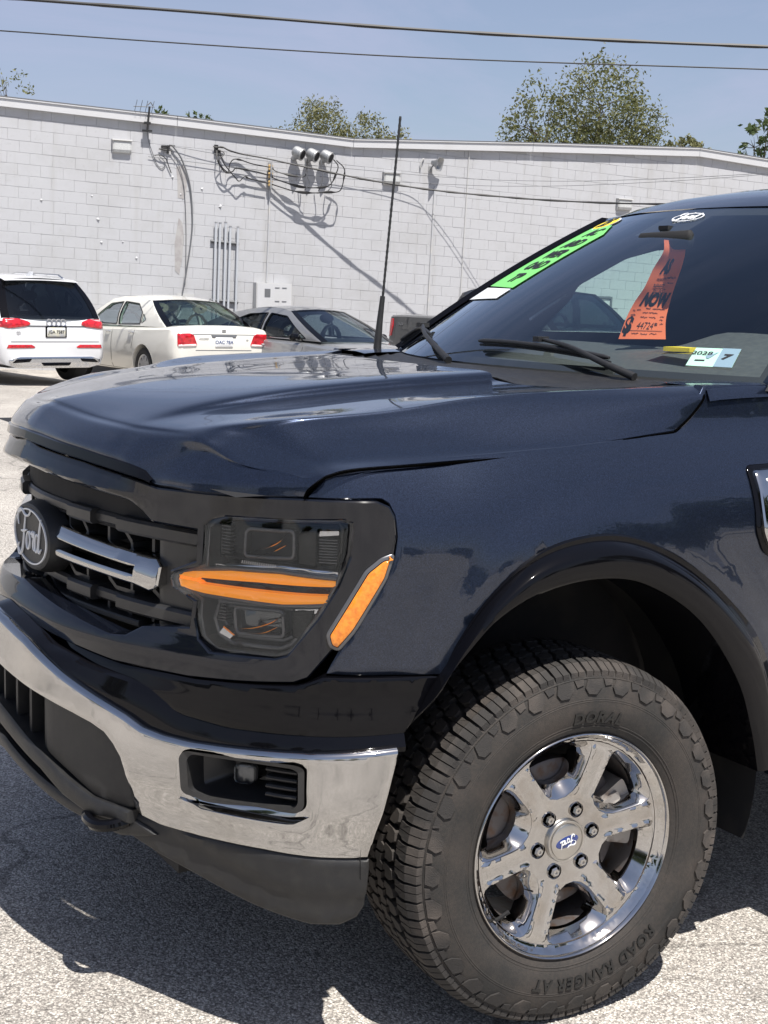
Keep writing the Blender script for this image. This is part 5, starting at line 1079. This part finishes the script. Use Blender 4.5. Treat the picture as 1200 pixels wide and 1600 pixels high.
# overhead power lines
def powerline(pts, r, label, bumps=0):
    P = spline(pts, 14); rr = [r*(1+(.25 if bumps and (i % 9) < 3 else 0)) for i in range(len(P))]; mb = MB(); mb.tube(P, rr, 6); tag(mb.build('power_line', M['cable'], None, True), label, 'power line')
c_ = np.array((-1.808, -3.089, 1.533))
k = 20/14; powerline([c_+(np.array(p)-c_)*k for p in ((-5.6,16.66,4.90),(1.82,11.89,4.47),(2.38,11.53,4.43),(4.06,10.48,4.35),(5.74,9.43,4.26),(7.42,8.38,4.21),(9.1,7.33,4.19),(10.22,6.64,4.19),(16,3.0,4.35))], .024, 'thick black power line across the top of the sky', 1)
k = 20/17; powerline([c_+(np.array(p)-c_)*k for p in ((-5,19.8,5.1),(2.58,15.03,4.68),(3.25,14.6,4.64),(7.33,12.05,4.49),(11.42,9.52,4.48),(12.78,8.68,4.48),(18,5.3,4.6))], .010, 'thin power line in the sky below the thick one')

# ================================================================== trees
def tree(loc, blobs, hgt, label, m, nleaf, lsz, seed, trunk=.16, dens=1., limbs=None):
    r_ = np.random.default_rng(seed); root = empty('tree', loc, 0, label, 'tree')
    mb = MB(); top = []
    base = np.array((0, 0, 0.)); fork = np.array((0, 0, hgt*.35))
    mb.tube([base, fork*.5+np.array((.05, 0, 0)), fork], [trunk, trunk*.85, trunk*.7], 8)
    for cx, cy, cz, rx, ry, rz in blobs:
        c = np.array((cx, cy, cz)); mid = fork*.5+c*.5+r_.normal(0, .15, 3); mb.tube(spline([fork, mid, c], 5), np.linspace(trunk*.6, trunk*.15, 11), 6)
        for _ in range(9):
            d = r_.normal(0, 1, 3); d /= np.linalg.norm(d); e_ = c+d*np.array((rx, ry, rz))*r_.uniform(.6, .95); st0 = mid*.4+c*.6 if r_.random() < .5 else c
            mb.tube(spline([st0, (st0+e_)/2+r_.normal(0, .1, 3)*rx*.4, e_], 4), np.linspace(trunk*.16, trunk*.04, 9), 4, False); top.append(e_)
    mb.build('trunk', M['bark'], root, True)
    tot = sum(b[3]*b[4]*b[5] for b in blobs); V = []; F = []
    for cx, cy, cz, rx, ry, rz in blobs:
        n = int(nleaf*rx*ry*rz/tot); ncl = max(6, n//26); cl = []
        for _ in range(ncl):
            d = r_.normal(0, 1, 3); d /= np.linalg.norm(d); cl.append(np.array((cx, cy, cz))+d*np.array((rx, ry, rz))*r_.uniform(.35, 1.0)**.6)
        for i in range(n):
            p = cl[r_.integers(ncl)]+r_.normal(0, 1, 3)*np.array((rx, ry, rz))*.13
            a = r_.normal(0, 1, 3); a /= np.linalg.norm(a); b = np.cross(a, r_.normal(0, 1, 3)); b /= np.linalg.norm(b); l = lsz*r_.uniform(.6, 1.3); w_ = l*.42; k0 = len(V)
            V += [p-a*l*.5, p+b*w_*.5, p+a*l*.5, p-b*w_*.5]; F.append((k0, k0+1, k0+2, k0+3))
    me = bpy.data.meshes.new('crown'); me.from_pydata([tuple(map(float, q)) for q in V], [], F); me.update(); obj('crown', me, m, root); return root
tree((26.2, 30.9, -.9), [(.3,-.2,8.45,1.5,1.45,1.6),(1.0,-.5,6.9,1.4,1.3,1.5),(-.6,.4,7.3,1.1,1.2,1.3),(-1.45,.85,7.6,1.0,1.0,1.55),(-1.8,1.0,6.6,1.0,.9,1.1),(1.5,-.9,7.7,.8,.8,1.2),(1.7,-1.0,6.9,.8,.7,.9)], 8, 'large olive-green tree with a rounded crown above the roof', M['leaf'], 14000, .135, 1)
tree((20.8, 37.6, -.9), [(-.3,.2,7.6,1.0,.9,1.1),(.9,-.6,7.4,.9,.9,.9),(-1.5,.9,7.1,.8,.7,.7),(1.9,-1.3,7.2,.5,.5,.7),(2.7,-1.8,6.9,.5,.5,.5)], 7.5, 'broad pale green tree top showing over the roof left of the antenna', M['leaf3'], 9000, .115, 2)
tree((10.2, 38.3, -.5), [(0,0,7.5,1.1,.8,.75),(-.9,.3,7.3,.9,.8,.9)], 7, 'sparse twiggy tree top over the roof at the far left', M['leaf'], 420, .13, 3, .10)
tree((16.0, 40.6, -.8), [(0,0,8.0,.22,.2,.35)], 8, 'single small leafy tip peeking over the roof, nearest the roof antenna', M['leaf2'], 60, .2, 4, .05)
tree((16.95, 40.1, -.8), [(-.18,0,7.95,.28,.25,.25),(.42,-.1,7.9,.35,.25,.28)], 8, 'pair of small leafy tips peeking over the roof, right of the single tip', M['leaf2'], 110, .2, 5, .06)
tree((30.7, 31.4, -1.2), [(0,0,7.9,.7,.5,.45),(.5,-.2,7.7,.5,.4,.4)], 7.5, 'low leafy tree top just right of the large rounded tree', M['leaf3'], 900, .17, 6, .08)
tree((25.9, 23.6, -1.), [(.25,-.2,7.25,.75,.6,.45),(.1,.1,6.75,.5,.4,.3),(1.2,-.9,6.8,.9,.7,.6)], 6.6, 'leafy dark green tree reaching in at the right edge above the roof', M['leaf2'], 800, .22, 7, .09)
# trees across the street, seen only as reflections in the truck
bt = tree((3.0, -25., 0), [(0,0,4.6,2.3,2.0,2.0),(1.6,.3,3.4,1.8,1.5,1.5),(-1.7,.2,3.5,1.8,1.5,1.5),(.2,.2,2.0,2.2,1.6,1.3)], 4.4, 'dense tree across the street, mirrored in the side of the truck', M['leaf2'], 5200, .42, 11, .2)
bt['group'] = 'trees across the street'; bt.scale = (.5, .5, .42)
for x, y, sc, a in ((-26,-14,1.1,.8),(-29,-4,1.3,2.2),(-30,7,1.1,3.3),(-23,-22,.9,5.),(8.5,-27,.45,1.),(13,-25,.5,2.),(18,-26,.75,3.),(26,-24,2.2,.5),(-4.5,-30,.72,1.7),(-11,-27,.55,2.6),(-18,-30,.8,.3),(34,-22,2.4,4.)):
    c = bt.copy(); COL.objects.link(c); c.location = (x, y, 0); c.scale = (sc, sc, sc); c.rotation_euler = (0, 0, a)
    for ch in bt.children: copy_part(ch, c)

# ================================================================== parked cars
from mathutils.bvhtree import BVHTree
def car_wheel(r, wd, nsp, parent, m_alloy):
    mb = MB(); mb.lathe([(r*.66,wd*.36),(r*.72,wd*.5),(r*.9,wd*.52),(r*.985,wd*.40),(r,wd*.2),(r,-wd*.2),(r*.985,-wd*.40),(r*.9,-wd*.5),(r*.66,-wd*.5),(r*.64,0),(.01,0)], 40); t = mb.build('wheel', M['carrubber'], parent, True)
    mb = MB(); mb.lathe([(r*.67,wd*.44),(r*.64,wd*.46),(r*.60,wd*.40),(r*.58,wd*.1)], 40); mb.lathe([(.001,wd*.42),(r*.14,wd*.42),(r*.17,wd*.36),(r*.17,wd*.1)], 20)
    for k in range(nsp):
        a = 2*math.pi*k/nsp; c, s = math.cos(a), math.sin(a); P = [(r*.12,-.028),(r*.62,-.045),(r*.62,.045),(r*.12,.028)]
        mb.prism([(x*c-y*s, x*s+y*c) for x, y in P], lambda x, y: (x, -wd*.30, y), lambda x, y: (x, -wd*.41, y))
    mb.build('alloy', m_alloy, t, True, 30); return t
def build_car(name, label, cat, loc, heading, sp):
    """local axes: +x to the nose, +y to the left"""
    root = empty(name, loc, heading, label, cat, sp.get('group'))
    secs = sp['secs']; XS = [s[0] for s in secs]; xs_ = np.unique(np.r_[XS, np.linspace(XS[0], XS[-1], 40)]); prm = [np.array([s[k] for s in secs]) for k in range(1, 6)]
    def ip(x):
        P = spline([(s[0], *s[1:]) for s in secs], 10); o = np.argsort(P[:, 0]); return [np.interp(x, P[o, 0], P[o, k]) for k in range(1, 6)]
    rows = []
    for x in xs_:
        w_, zb, zm, zs, zt = ip(x)
        h = [(0, zb), (.7*w_, zb), (.93*w_, zb+.05), (.985*w_, zb+.16), (w_, zm), (.99*w_, zm+.5*(zs-zm)), (.965*w_, zs-.03), (.92*w_, zs), (.75*w_, zs+.6*(zt-zs)), (.4*w_, zt-.004), (0, zt)]
        rows.append([(x, -y, z) for y, z in h] + [(x, y, z) for y, z in h[-2:0:-1]])
    mb = MB(); mb.loft(rows, True); n = len(rows[0]); mb.f += [tuple(range(n)), tuple((len(rows)-1)*n+k for k in range(n))[::-1]]
    me = mb.mesh('body'); body = obj('body', me, sp['paint'], root, True, 40)
    bv = BVHTree.FromPolygons([v.co[:] for v in me.vertices], [tuple(p.vertices) for p in me.polygons])
    # wheel arches
    cut = MB()
    for ax_ in sp['axles']:
        for sg in (1, -1):
            q_ = [(ax_+(sp['r']+.055)*math.cos(t), sp['r']+(sp['r']+.055)*math.sin(t)) for t in np.linspace(0, 2*math.pi, 36, endpoint=False)]
            cut.prism(q_, lambda x, z: (x, sg*(sp['hw']+.05), z), lambda x, z: (x, sg*(sp['hw']-.33), z))
    co_ = cut.build('cutter', None); md = body.modifiers.new('b', 'BOOLEAN'); md.object = co_; md.operation = 'DIFFERENCE'; md.solver = 'EXACT'; co_.parent = root; bpy.context.view_layer.update()
    nm = bpy.data.meshes.new_from_object(body.evaluated_get(bpy.context.evaluated_depsgraph_get())); body.modifiers.clear(); body.data = nm; bpy.data.objects.remove(co_)
    nm.polygons.foreach_set('use_smooth', [True]*len(nm.polygons)); nm.set_sharp_from_angle(angle=R(40))
    mb = MB(); mb.box((0, 0, .42), (XS[-1]-XS[0]-.7, 2*sp['hw']-.66, .34)); mb.build('underbody', M['dblack'], root)
    w0 = None
    for ax_ in sp['axles']:
        for sg in (-1, 1):
            if w0 is None: w0 = car_wheel(sp['r'], sp.get('tw', .22), sp.get('nsp', 8), root, sp.get('alloy', M['alloy'])); o = w0
            else: o = copy_part(w0, root)
            o.location = (ax_, sg*(sp['hw']-.13), sp['r']); o.rotation_euler = (0, 0, 0 if sg < 0 else math.pi)
    # greenhouse
    G = sp['glasshouse']; wb, wr = sp['wb'], sp['wr']; zb_ = min(p[1] for p in G); zr_ = max(p[1] for p in G)
    def gy(z): t = (z-zb_)/(zr_-zb_); return wb+(wr-wb)*t+.05*math.sin(math.pi*min(1, max(0, t)))
    for sg in (1, -1):
        fn = lambda x, z, d: (x, sg*(gy(z)+d), z)
        panel('side_frame', G, fn, sp['paint'], root, holes=sp['windows'], dens=.06, thick=.05, lip=.003)
        for q in sp['windows']:
            P = np.array(q); c = P.mean(0); panel('side_window', [tuple(c+(p-c)*1.04) for p in P], lambda x, z, d: (x, sg*(gy(z)-.012+d), z), sp.get('glass', M['carglass']), root, dens=.2, thick=.003)
            panel('window_trim', [tuple(c+(p-c)*1.03) for p in P], lambda x, z, d: (x, sg*(gy(z)+.004+d), z), sp.get('trim', M['gblack']), root, holes=[[tuple(c+(p-c)*.955) for p in P]], dens=.08, thick=.01, lip=.001)
    i0, i1 = sp['roofpts']; RP = G[i0:i1+1]
    RS = spline(RP, 6) if len(RP) > 2 else np.array(RP)
    rows = [[(x, gy(z)*t*1.0, z+.035*(1-t*t)*sp.get('crown', 1)) for t in np.linspace(-1, 1, 15)] for x, z in RS]; mb = MB(); mb.loft(rows); mb.build('roof', sp['paint'], root, True, 60)
    def screen(nm_, base, top, sgn, m):
        rows = []
        for t in np.linspace(0, 1, 8):
            x = base[0]+(top[0]-base[0])*t; z = base[1]+(top[1]-base[1])*t
            rows.append([(x+sgn*(.14*(1-t)+.05*t)*(1-q*q)+sgn*.02*math.sin(math.pi*t), gy(z)*q*.985, z+.03*(1-q*q)*t) for q in np.linspace(-1, 1, 15)])
        mb = MB(); mb.loft(rows); o = mb.build(nm_, m, root, True, 60)
        mb = MB(); e = [[tuple(np.array(r[i])+np.array((sgn*.004, 0, .004))) for i in (0, 1)] for r in rows]; mb.loft(e); mb.loft([[tuple(np.array(r[i])+np.array((sgn*.004, 0, .004))) for i in (-1, -2)] for r in rows]); mb.loft([[tuple(np.array(q)+np.array((sgn*.004, 0, .004))) for q in r] for r in (rows[-1], [tuple(np.array(a)*.75+np.array(b)*.25) for a, b in zip(rows[-1], rows[-2])])]); mb.build(nm_+'_border', M['gblack'], root)
        return rows
    screen('windscreen', G[-1], G[i0 if sp.get('fr') is None else sp['fr']], 1, sp.get('wsglass', M['carglass']))
    screen('rear_window', G[0], G[i1 if sp.get('rr') is None else sp['rr']], -1, sp.get('rearglass', M['carglass']))
    # seats
    mb = MB()
    for x, y in ((.25,.36),(.25,-.36),(-.85,.36),(-.85,-.36)):
        x += sp.get('seatx', 0); z0 = zb_-.02
        mb.loft([[(x-dz*.25+dx, y+w_*math.cos(t), z0+dz+h_*math.sin(t)) for t in np.linspace(0, 2*math.pi, 12, endpoint=False)] for dx, dz, w_, h_ in ((0,.0,.20,.25),(.05,.0,.23,.28),(.12,.0,.20,.25))], True)
        mb.loft([[(x-.10+dx, y+w_*math.cos(t), z0+.36+h_*math.sin(t)) for t in np.linspace(0, 2*math.pi, 12, endpoint=False)] for dx, w_, h_ in ((0,.02,.02),(0,.12,.075),(.04,.13,.085),(.09,.12,.075),(.09,.02,.02))], True)
    mb.build('seats', sp.get('seat', M['darkseat']), root, True, 60)
    mb = MB(); mb.box((.95+sp.get('seatx', 0), 0, zb_-.02), (.5, wb*1.7, .10)); mb.build('dashboard', M['darkseat'], root)
    # helpers to lay details on the body
    def on_rear(y, z, d):
        h = bv.ray_cast(Vector((XS[0]-1, y, z)), Vector((1, 0, 0)))[0]; return (h.x-d, y, z) if h else (XS[0]+.2, y, z)
    def on_front(y, z, d):
        h = bv.ray_cast(Vector((XS[-1]+1, y, z)), Vector((-1, 0, 0)))[0]; return (h.x+d, y, z) if h else (XS[-1]-.2, y, z)
    def on_side(sg):
        def f_(x, z, d):
            h = bv.ray_cast(Vector((x, sg*3, z)), Vector((0, -sg, 0)))[0]; return (x, h.y+sg*d, z) if h else (x, sg*sp['hw'], z)
        return f_
    # mirrors, door lines, handles
    mx_, mz = sp['mirror']
    for sg in (1, -1):
        mb = MB(); mb.loft([[(mx_+.055*math.cos(t)*q*.9+.02*w_, sg*(wb+.04+w_), mz+.06*math.sin(t)*q) for t in np.linspace(0, 2*math.pi, 14, endpoint=False)] for w_, q in ((0,.25),(.03,.8),(.07,1.05),(.16,1.05),(.20,.85),(.215,.3))], True); mb.tube([(mx_, sg*(wb-.04), mz-.05), (mx_, sg*(wb+.08), mz-.03)], .02, 6); mb.build('mirror', sp.get('mirrormat', sp['paint']), root, True, 50)
        f_ = on_side(sg)
        for L_ in sp.get('lines', ()):
            mb = MB(); mb.tube([f_(x, z, .0005) for x, z in resample_open(L_, .06)], .004, 4); mb.build('door_seam', M['dblack'], root)
        for x, z in sp.get('handles', ()):
            p = f_(x, z, .0); mb = MB(); mb.tube([(x-.09, p[1]-sg*.0, z), (x-.07, p[1]+sg*.025, z+.003), (x+.07, p[1]+sg*.025, z+.003), (x+.09, p[1], z)], .012, 6); mb.build('door_handle', sp.get('handlemat', sp['paint']), root, True)
    return root, on_rear, on_front, on_side
def resample_open(L_, d):
    out = []
    for a, b in zip(L_[:-1], L_[1:]):
        n = max(1, int(math.hypot(b[0]-a[0], b[1]-a[1])/d)); out += [(a[0]+(b[0]-a[0])*k/n, a[1]+(b[1]-a[1])*k/n) for k in range(n)]
    return out+[L_[-1]]
def pn(name, poly, fn, off, m, root, **k): return panel(name, poly, lambda a, b, d: fn(a, b, off+d), m, root, **{**dict(dens=.04, thick=.02, lip=.003), **k})
def mirr(P): return [(-a, b) for a, b in P]
def plate(root, fn, y, z, txt, m, ink, w_=.30, h_=.15):
    p = pn('licence_plate', rounded([(y-w_/2, z-h_/2), (y+w_/2, z-h_/2), (y+w_/2, z+h_/2), (y-w_/2, z+h_/2)], .012), fn, .012, m, root, dens=.1)
    me = text_mesh(txt, .078 if len(txt) < 8 else .070, .0006, offset=.001); warp(me, lambda a, b, c: fn(y-a, z+b, .0155+c)); obj('plate_lettering', me, ink, p); return p
CARS = []
# --- white crossover, rear towards us
hd = math.atan2(.975, -.22)
suv, rr_, ff_, sd_ = build_car('crossover_car', 'white crossover seen from behind with dark rear window, at the far left', 'car', (4.36, 19.70, 0), hd, dict(
    paint=M['suvwhite'], hw=.945, r=.365, tw=.25, axles=(-1.41, 1.41), wb=.865, wr=.63, group='cars parked along the block wall',
    secs=[(-2.33,.79,.30,.62,.93,.96),(-2.28,.88,.26,.62,.985,1.01),(-2.1,.925,.28,.7,1.02,1.05),(-1.4,.945,.24,.7,1.03,1.05),(0,.945,.22,.7,1.0,1.03),(1.2,.94,.22,.7,.98,1.02),(1.7,.92,.25,.66,.93,.99),(2.1,.86,.3,.6,.84,.90),(2.30,.70,.35,.55,.74,.78)],
    glasshouse=[(-2.20,1.0),(-1.80,1.585),(-1.2,1.635),(-.2,1.645),(.42,1.60),(1.32,1.0)], roofpts=(1, 4), fr=4, rr=1,
    windows=[rounded(q, .04) for q in ([(.95,1.05),(.38,1.52),(-.02,1.55),(-.05,1.05)], [(-.12,1.05),(-.10,1.55),(-.85,1.54),(-.95,1.05)], [(-1.02,1.05),(-.93,1.54),(-1.45,1.50),(-1.75,1.20),(-1.5,1.07)])], rearglass=M['privacy'], glass=M['privacy'],
    mirror=(.95, 1.08), lines=[[(-.08,.30),(-.08,1.0)],[(.98,.30),(.98,.95)],[(-1.0,.62),(-1.02,1.0)]], handles=[(.08,.93),(-.85,.95)]))
TL = [(.90,1.005),(.62,1.01),(.46,.965),(.44,.925),(.52,.895),(.80,.865),(.905,.885)]
for P in (TL, mirr(TL)): pn('tail_lamp', rounded(P, .02), rr_, .012, M['red'], suv, dens=.03)
RF = [(.80,.615),(.42,.615),(.36,.585),(.38,.57),(.82,.565)]
for P in (RF, mirr(RF)): pn('bumper_reflector', P, rr_, .008, M['red'], suv)
pn('tailgate_seam', [(-.80,.905),(.80,.905),(.80,.892),(-.80,.892)], rr_, .006, M['cablegrey'], suv); pn('lower_seam', [(-.76,.665),(.76,.665),(.76,.659),(-.76,.659)], rr_, .003, M['cablegrey'], suv)
pn('rear_skirt', rounded([(-.80,.385),(-.62,.43),(.62,.43),(.80,.385),(.72,.255),(-.72,.255)], .03), rr_, .008, M['silver'], suv)
for P in ([(.42,.405),(.68,.395),(.74,.345),(.46,.36)], mirr([(.42,.405),(.68,.395),(.74,.345),(.46,.36)]), [(-.26,.345),(.26,.345),(.22,.30),(-.22,.30)]): pn('skirt_vent', rounded(P, .015), rr_, .014, M['gblack'], suv)
fr_ = pn('plate_frame', rounded([(-.18,.73),(.18,.73),(.18,.895),(-.18,.895)], .01), rr_, .010, M['gblack'], suv); plate(suv, rr_, 0, .81, 'JGA 7587', mat('pale_plate', (.62,.60,.48), .4, noise=(9, (.50,.52,.55), .4, .6)), M['black'], .31, .135)
mb = MB()
for k in range(4):
    c = np.array(rr_(-.118+.079*k, .955, .012)); mb.tube([(c[0], c[1]+.05*math.cos(t), c[2]+.05*math.sin(t)) for t in np.linspace(0, 2*math.pi, 21)], .007, 5, False)
mb.build('ring_emblem', M['silver'], suv)
me = text_mesh('Q5', .055, .002); warp(me, lambda a, b, c: rr_(.64-a, .80+b, .008+c)); obj('model_lettering', me, M['silver'], suv)
mb = MB(); mb.loft([[(x, y, z+.02*(1-(y/.66)**2)) for x, z in ((-1.55,1.618),(-1.80,1.60),(-1.93,1.565),(-1.80,1.57))] for y in np.linspace(-.64, .64, 13)]); mb.build('roof_spoiler', M['suvwhite'], suv, True, 60)
for sg in (1, -1): mb = MB(); mb.tube([(-1.55,sg*.60,1.62),(-1.4,sg*.60,1.675),(-.1,sg*.60,1.70),(.25,sg*.60,1.64)], .02, 6); mb.build('roof_rail', M['silver'], suv, True)
mb = MB(); mb.prism([(-1.60,1.63),(-1.42,1.64),(-1.58,1.72),(-1.63,1.72)], lambda x, z: (x, -.02, z), lambda x, z: (x, .02, z)); mb.build('roof_fin', M['suvwhite'], suv)
mb = MB(); q = [(-2.055,.50,1.12),(-2.03,.50,1.19),(-2.03,.46,1.19),(-2.04,.44,1.14),(-2.05,.36,1.14),(-2.055,.36,1.12)]; mb.add([(x-.09, y, z) for x, y, z in q], [tuple(range(6))]); mb.build('window_decal', M['white'], suv)
# --- pearl white sedan
sed, rr_, ff_, sd_ = build_car('sedan_car', 'cream white sedan seen from the rear left, behind the crossover', 'car', (7.30, 19.35, -.085), math.atan2(.998, -.058), dict(
    paint=M['cream'], hw=.92, r=.325, tw=.21, nsp=10, axles=(-1.36, 1.44), wb=.80, wr=.57, group='cars parked along the block wall', seat=M['tan'],
    secs=[(-2.46,.74,.40,.62,.90,.93),(-2.41,.83,.32,.62,.965,.99),(-2.2,.88,.28,.65,1.0,1.05),(-1.5,.915,.22,.65,.97,1.02),(0,.92,.2,.62,.93,.98),(1.2,.915,.2,.6,.90,.95),(1.9,.89,.24,.58,.82,.88),(2.3,.80,.28,.5,.72,.77),(2.45,.62,.32,.48,.62,.66)],
    glasshouse=[(-1.98,1.0),(-1.10,1.40),(-.5,1.465),(.05,1.455),(.42,1.41),(1.40,.95)], roofpts=(1, 4), fr=4, rr=1,
    windows=[rounded(q, .04) for q in ([(1.02,.985),(.40,1.33),(-.06,1.37),(-.10,.99)], [(-.17,.99),(-.13,1.375),(-.70,1.35),(-1.00,1.21),(-1.02,1.02)], [(-1.06,1.03),(-1.05,1.20),(-1.22,1.10)])], rearglass=glass('clear_rear', (.60,.72,.68), 1.5, 1.1), glass=glass('clear_side', (.50,.62,.58), 1.5, .45),
    mirror=(.92, 1.0), mirrormat=M['gblack'], lines=[[(-.13,.27),(-.13,.97)],[(1.02,.28),(1.05,.92)],[(-.95,.62),(-1.03,.98)],[(-.13,.27),(.96,.27)],[(-.13,.27),(-.86,.27)]], handles=[(.02,.86),(-.92,.88)], handlemat=M['silver']))
TL = [(.80,.92),(.60,.925),(.54,.90),(.48,.74),(.80,.72)]
for P in (TL, mirr(TL)):
    pn('tail_lamp', rounded(P, .02), rr_, .012, M['red'], sed, dens=.03)
for P in ([(.79,.745),(.50,.76),(.495,.735),(.79,.722)], mirr([(.79,.745),(.50,.76),(.495,.735),(.79,.722)])): pn('tail_lamp_strip', P, rr_, .018, M['redwhite'], sed)
pn('boot_seam', [(-.50,.665),(.50,.665),(.50,.658),(-.50,.658)], rr_, .003, M['cablegrey'], sed); pn('boot_upper_seam', [(-.55,.915),(.55,.915),(.55,.909),(-.55,.909)], rr_, .003, M['cablegrey'], sed)
pn('plate_recess', [(-.23,.905),(.23,.905),(.21,.86),(-.21,.86)], rr_, .004, M['cablegrey'], sed); plate(sed, rr_, 0, .79, 'OAC 78A', M['white'], mat('plate_ink', (.05,.08,.2), .5), .31, .15)
mb = MB(); c = rr_(0, .955, .01); mb.box(c, (.015, .07, .07)); mb.build('emblem', M['silver'], sed)
me = text_mesh('ACCORD', .04, .002); warp(me, lambda a, b, c: rr_(.36-a, .845+b, .006+c)); obj('model_lettering', me, M['silver'], sed)
me = text_mesh('V6', .04, .002); warp(me, lambda a, b, c: rr_(-.42-a, .83+b, .006+c)); obj('engine_lettering', me, M['silver'], sed)
# --- grey sedan, nose towards us
gry, rr_, ff_, sd_ = build_car('sedan_car', 'grey fastback sedan with black mirrors, nose towards the truck', 'car', (9.02, 17.2, -.17), math.atan2(-.975, .22), dict(
    paint=M['greycar'], hw=.93, r=.33, tw=.22, nsp=10, axles=(-1.40, 1.43), wb=.80, wr=.56, group='cars parked along the block wall', wsglass=glass('bluish_windscreen', (.40,.48,.50), 1.5, 1.4), glass=glass('tinted_side', (.40,.46,.46), 1.5, 1.1),
    secs=[(-2.46,.72,.42,.66,.93,.95),(-2.38,.84,.33,.66,.98,1.0),(-2.1,.89,.28,.66,.98,1.02),(-1.5,.92,.22,.66,.96,1.0),(0,.93,.2,.62,.93,.97),(1.2,.92,.2,.62,.90,.955),(1.9,.90,.24,.6,.84,.90),(2.3,.82,.28,.55,.76,.80),(2.47,.64,.32,.5,.64,.68)],
    glasshouse=[(-2.05,.99),(-1.15,1.32),(-.45,1.435),(.05,1.445),(.38,1.40),(1.36,.95)], roofpts=(1, 4), fr=4, rr=1,
    windows=[rounded(q, .04) for q in ([(1.00,.985),(.38,1.32),(-.06,1.36),(-.10,.985)], [(-.17,.985),(-.13,1.36),(-.60,1.33),(-.98,1.20),(-1.02,1.0)], [(-1.07,1.0),(-1.04,1.18),(-1.45,1.04)])],
    mirror=(.92, 1.0), mirrormat=M['gblack'], lines=[[(-.13,.27),(-.13,.96)],[(1.02,.28),(1.05,.92)],[(-.95,.62),(-1.03,.97)]], handles=[(.02,.85),(-.92,.87)]))
for P in ([(.86,.70),(.50,.66),(.48,.62),(.82,.63)], mirr([(.86,.70),(.50,.66),(.48,.62),(.82,.63)])): pn('headlamp', P, ff_, .008, M['lampchrome'], gry)
pn('front_grille', rounded([(-.50,.64),(.50,.64),(.46,.42),(-.46,.42)], .03), ff_, .006, M['gblack'], gry)
# --- charcoal pickup, nose towards us
pk_, rr_, ff_, sd_ = build_car('parked_pickup', 'charcoal pickup with a red tail lamp parked beyond the truck windscreen', 'pickup truck', (12.54, 15.55, -.22), math.atan2(-1., .03), dict(
    paint=M['darkcar'], hw=1.0, r=.40, tw=.26, nsp=6, axles=(-1.75, 1.93), wb=.90, wr=.70, crown=1.2, group='cars parked along the block wall',
    secs=[(-2.93,.93,.56,.95,1.38,1.40),(-2.88,.985,.50,.95,1.40,1.42),(-2.4,1.0,.48,.95,1.41,1.43),(-1.13,1.0,.45,.95,1.40,1.42),(-1.08,1.0,.45,.95,1.34,1.37),(0,1.0,.42,.92,1.30,1.35),(1.3,1.0,.42,.92,1.27,1.33),(2.2,.98,.45,.9,1.2,1.28),(2.7,.93,.5,.85,1.1,1.18),(2.92,.80,.55,.8,.98,1.04)],
    glasshouse=[(-1.12,1.32),(-.98,1.84),(-.6,1.92),(.2,1.935),(.78,1.88),(1.58,1.30)], roofpts=(1, 4), fr=4, rr=1,
    windows=[rounded(q, .05) for q in ([(1.20,1.37),(.70,1.76),(.28,1.82),(.22,1.37)], [(.12,1.37),(.16,1.82),(-.80,1.79),(-.95,1.37)])], rearglass=M['privacy'], glass=M['privacy'],
    mirror=(1.15, 1.42), lines=[[(.17,.5),(.17,1.32)],[(-1.10,.5),(-1.10,1.38)],[(1.2,.5),(1.22,1.28)]], handles=[(.30,1.18),(-.80,1.18)]))
TL = rounded([(-2.915,1.33),(-2.78,1.34),(-2.76,1.2),(-2.80,1.03),(-2.90,1.02)], .02)
for sg in (1, -1): pn('tail_lamp', TL, sd_(sg), .012, M['red'], pk_, dens=.03)
for sg in (1, -1): pn('tail_lamp_lens', [(sg*a, b) for a, b in ((.93,1.32),(.84,1.32),(.84,1.04),(.92,1.04))], rr_, .008, M['redwhite'], pk_)
for sg in (1, -1):
    f_ = sd_(sg); mb = MB()
    for ax_ in (-1.75, 1.93): mb.loft([[f_(ax_+r_*math.cos(t), max(.46, .40+r_*math.sin(t)), o) for r_, o in ((.475, .004), (.50, .035), (.53, .03), (.545, .003))] for t in np.linspace(.12, math.pi-.12, 24)])
    mb.build('arch_flare', M['darkcar'], pk_, True, 50)
mb = MB(); mb.box((-.95, 0, 1.925), (.08, .22, .05)); mb.build('brake_light', M['cablegrey'], pk_)
for sg in (1, -1):
    me = text_mesh('4x4', .10, .002, shear=.3); f_ = sd_(sg); warp(me, lambda a, b, c: f_(-2.5-sg*a*-1 if sg < 0 else -2.5-a, 1.24+b, .006+c)); obj('side_lettering', me, M['cablegrey'], pk_)
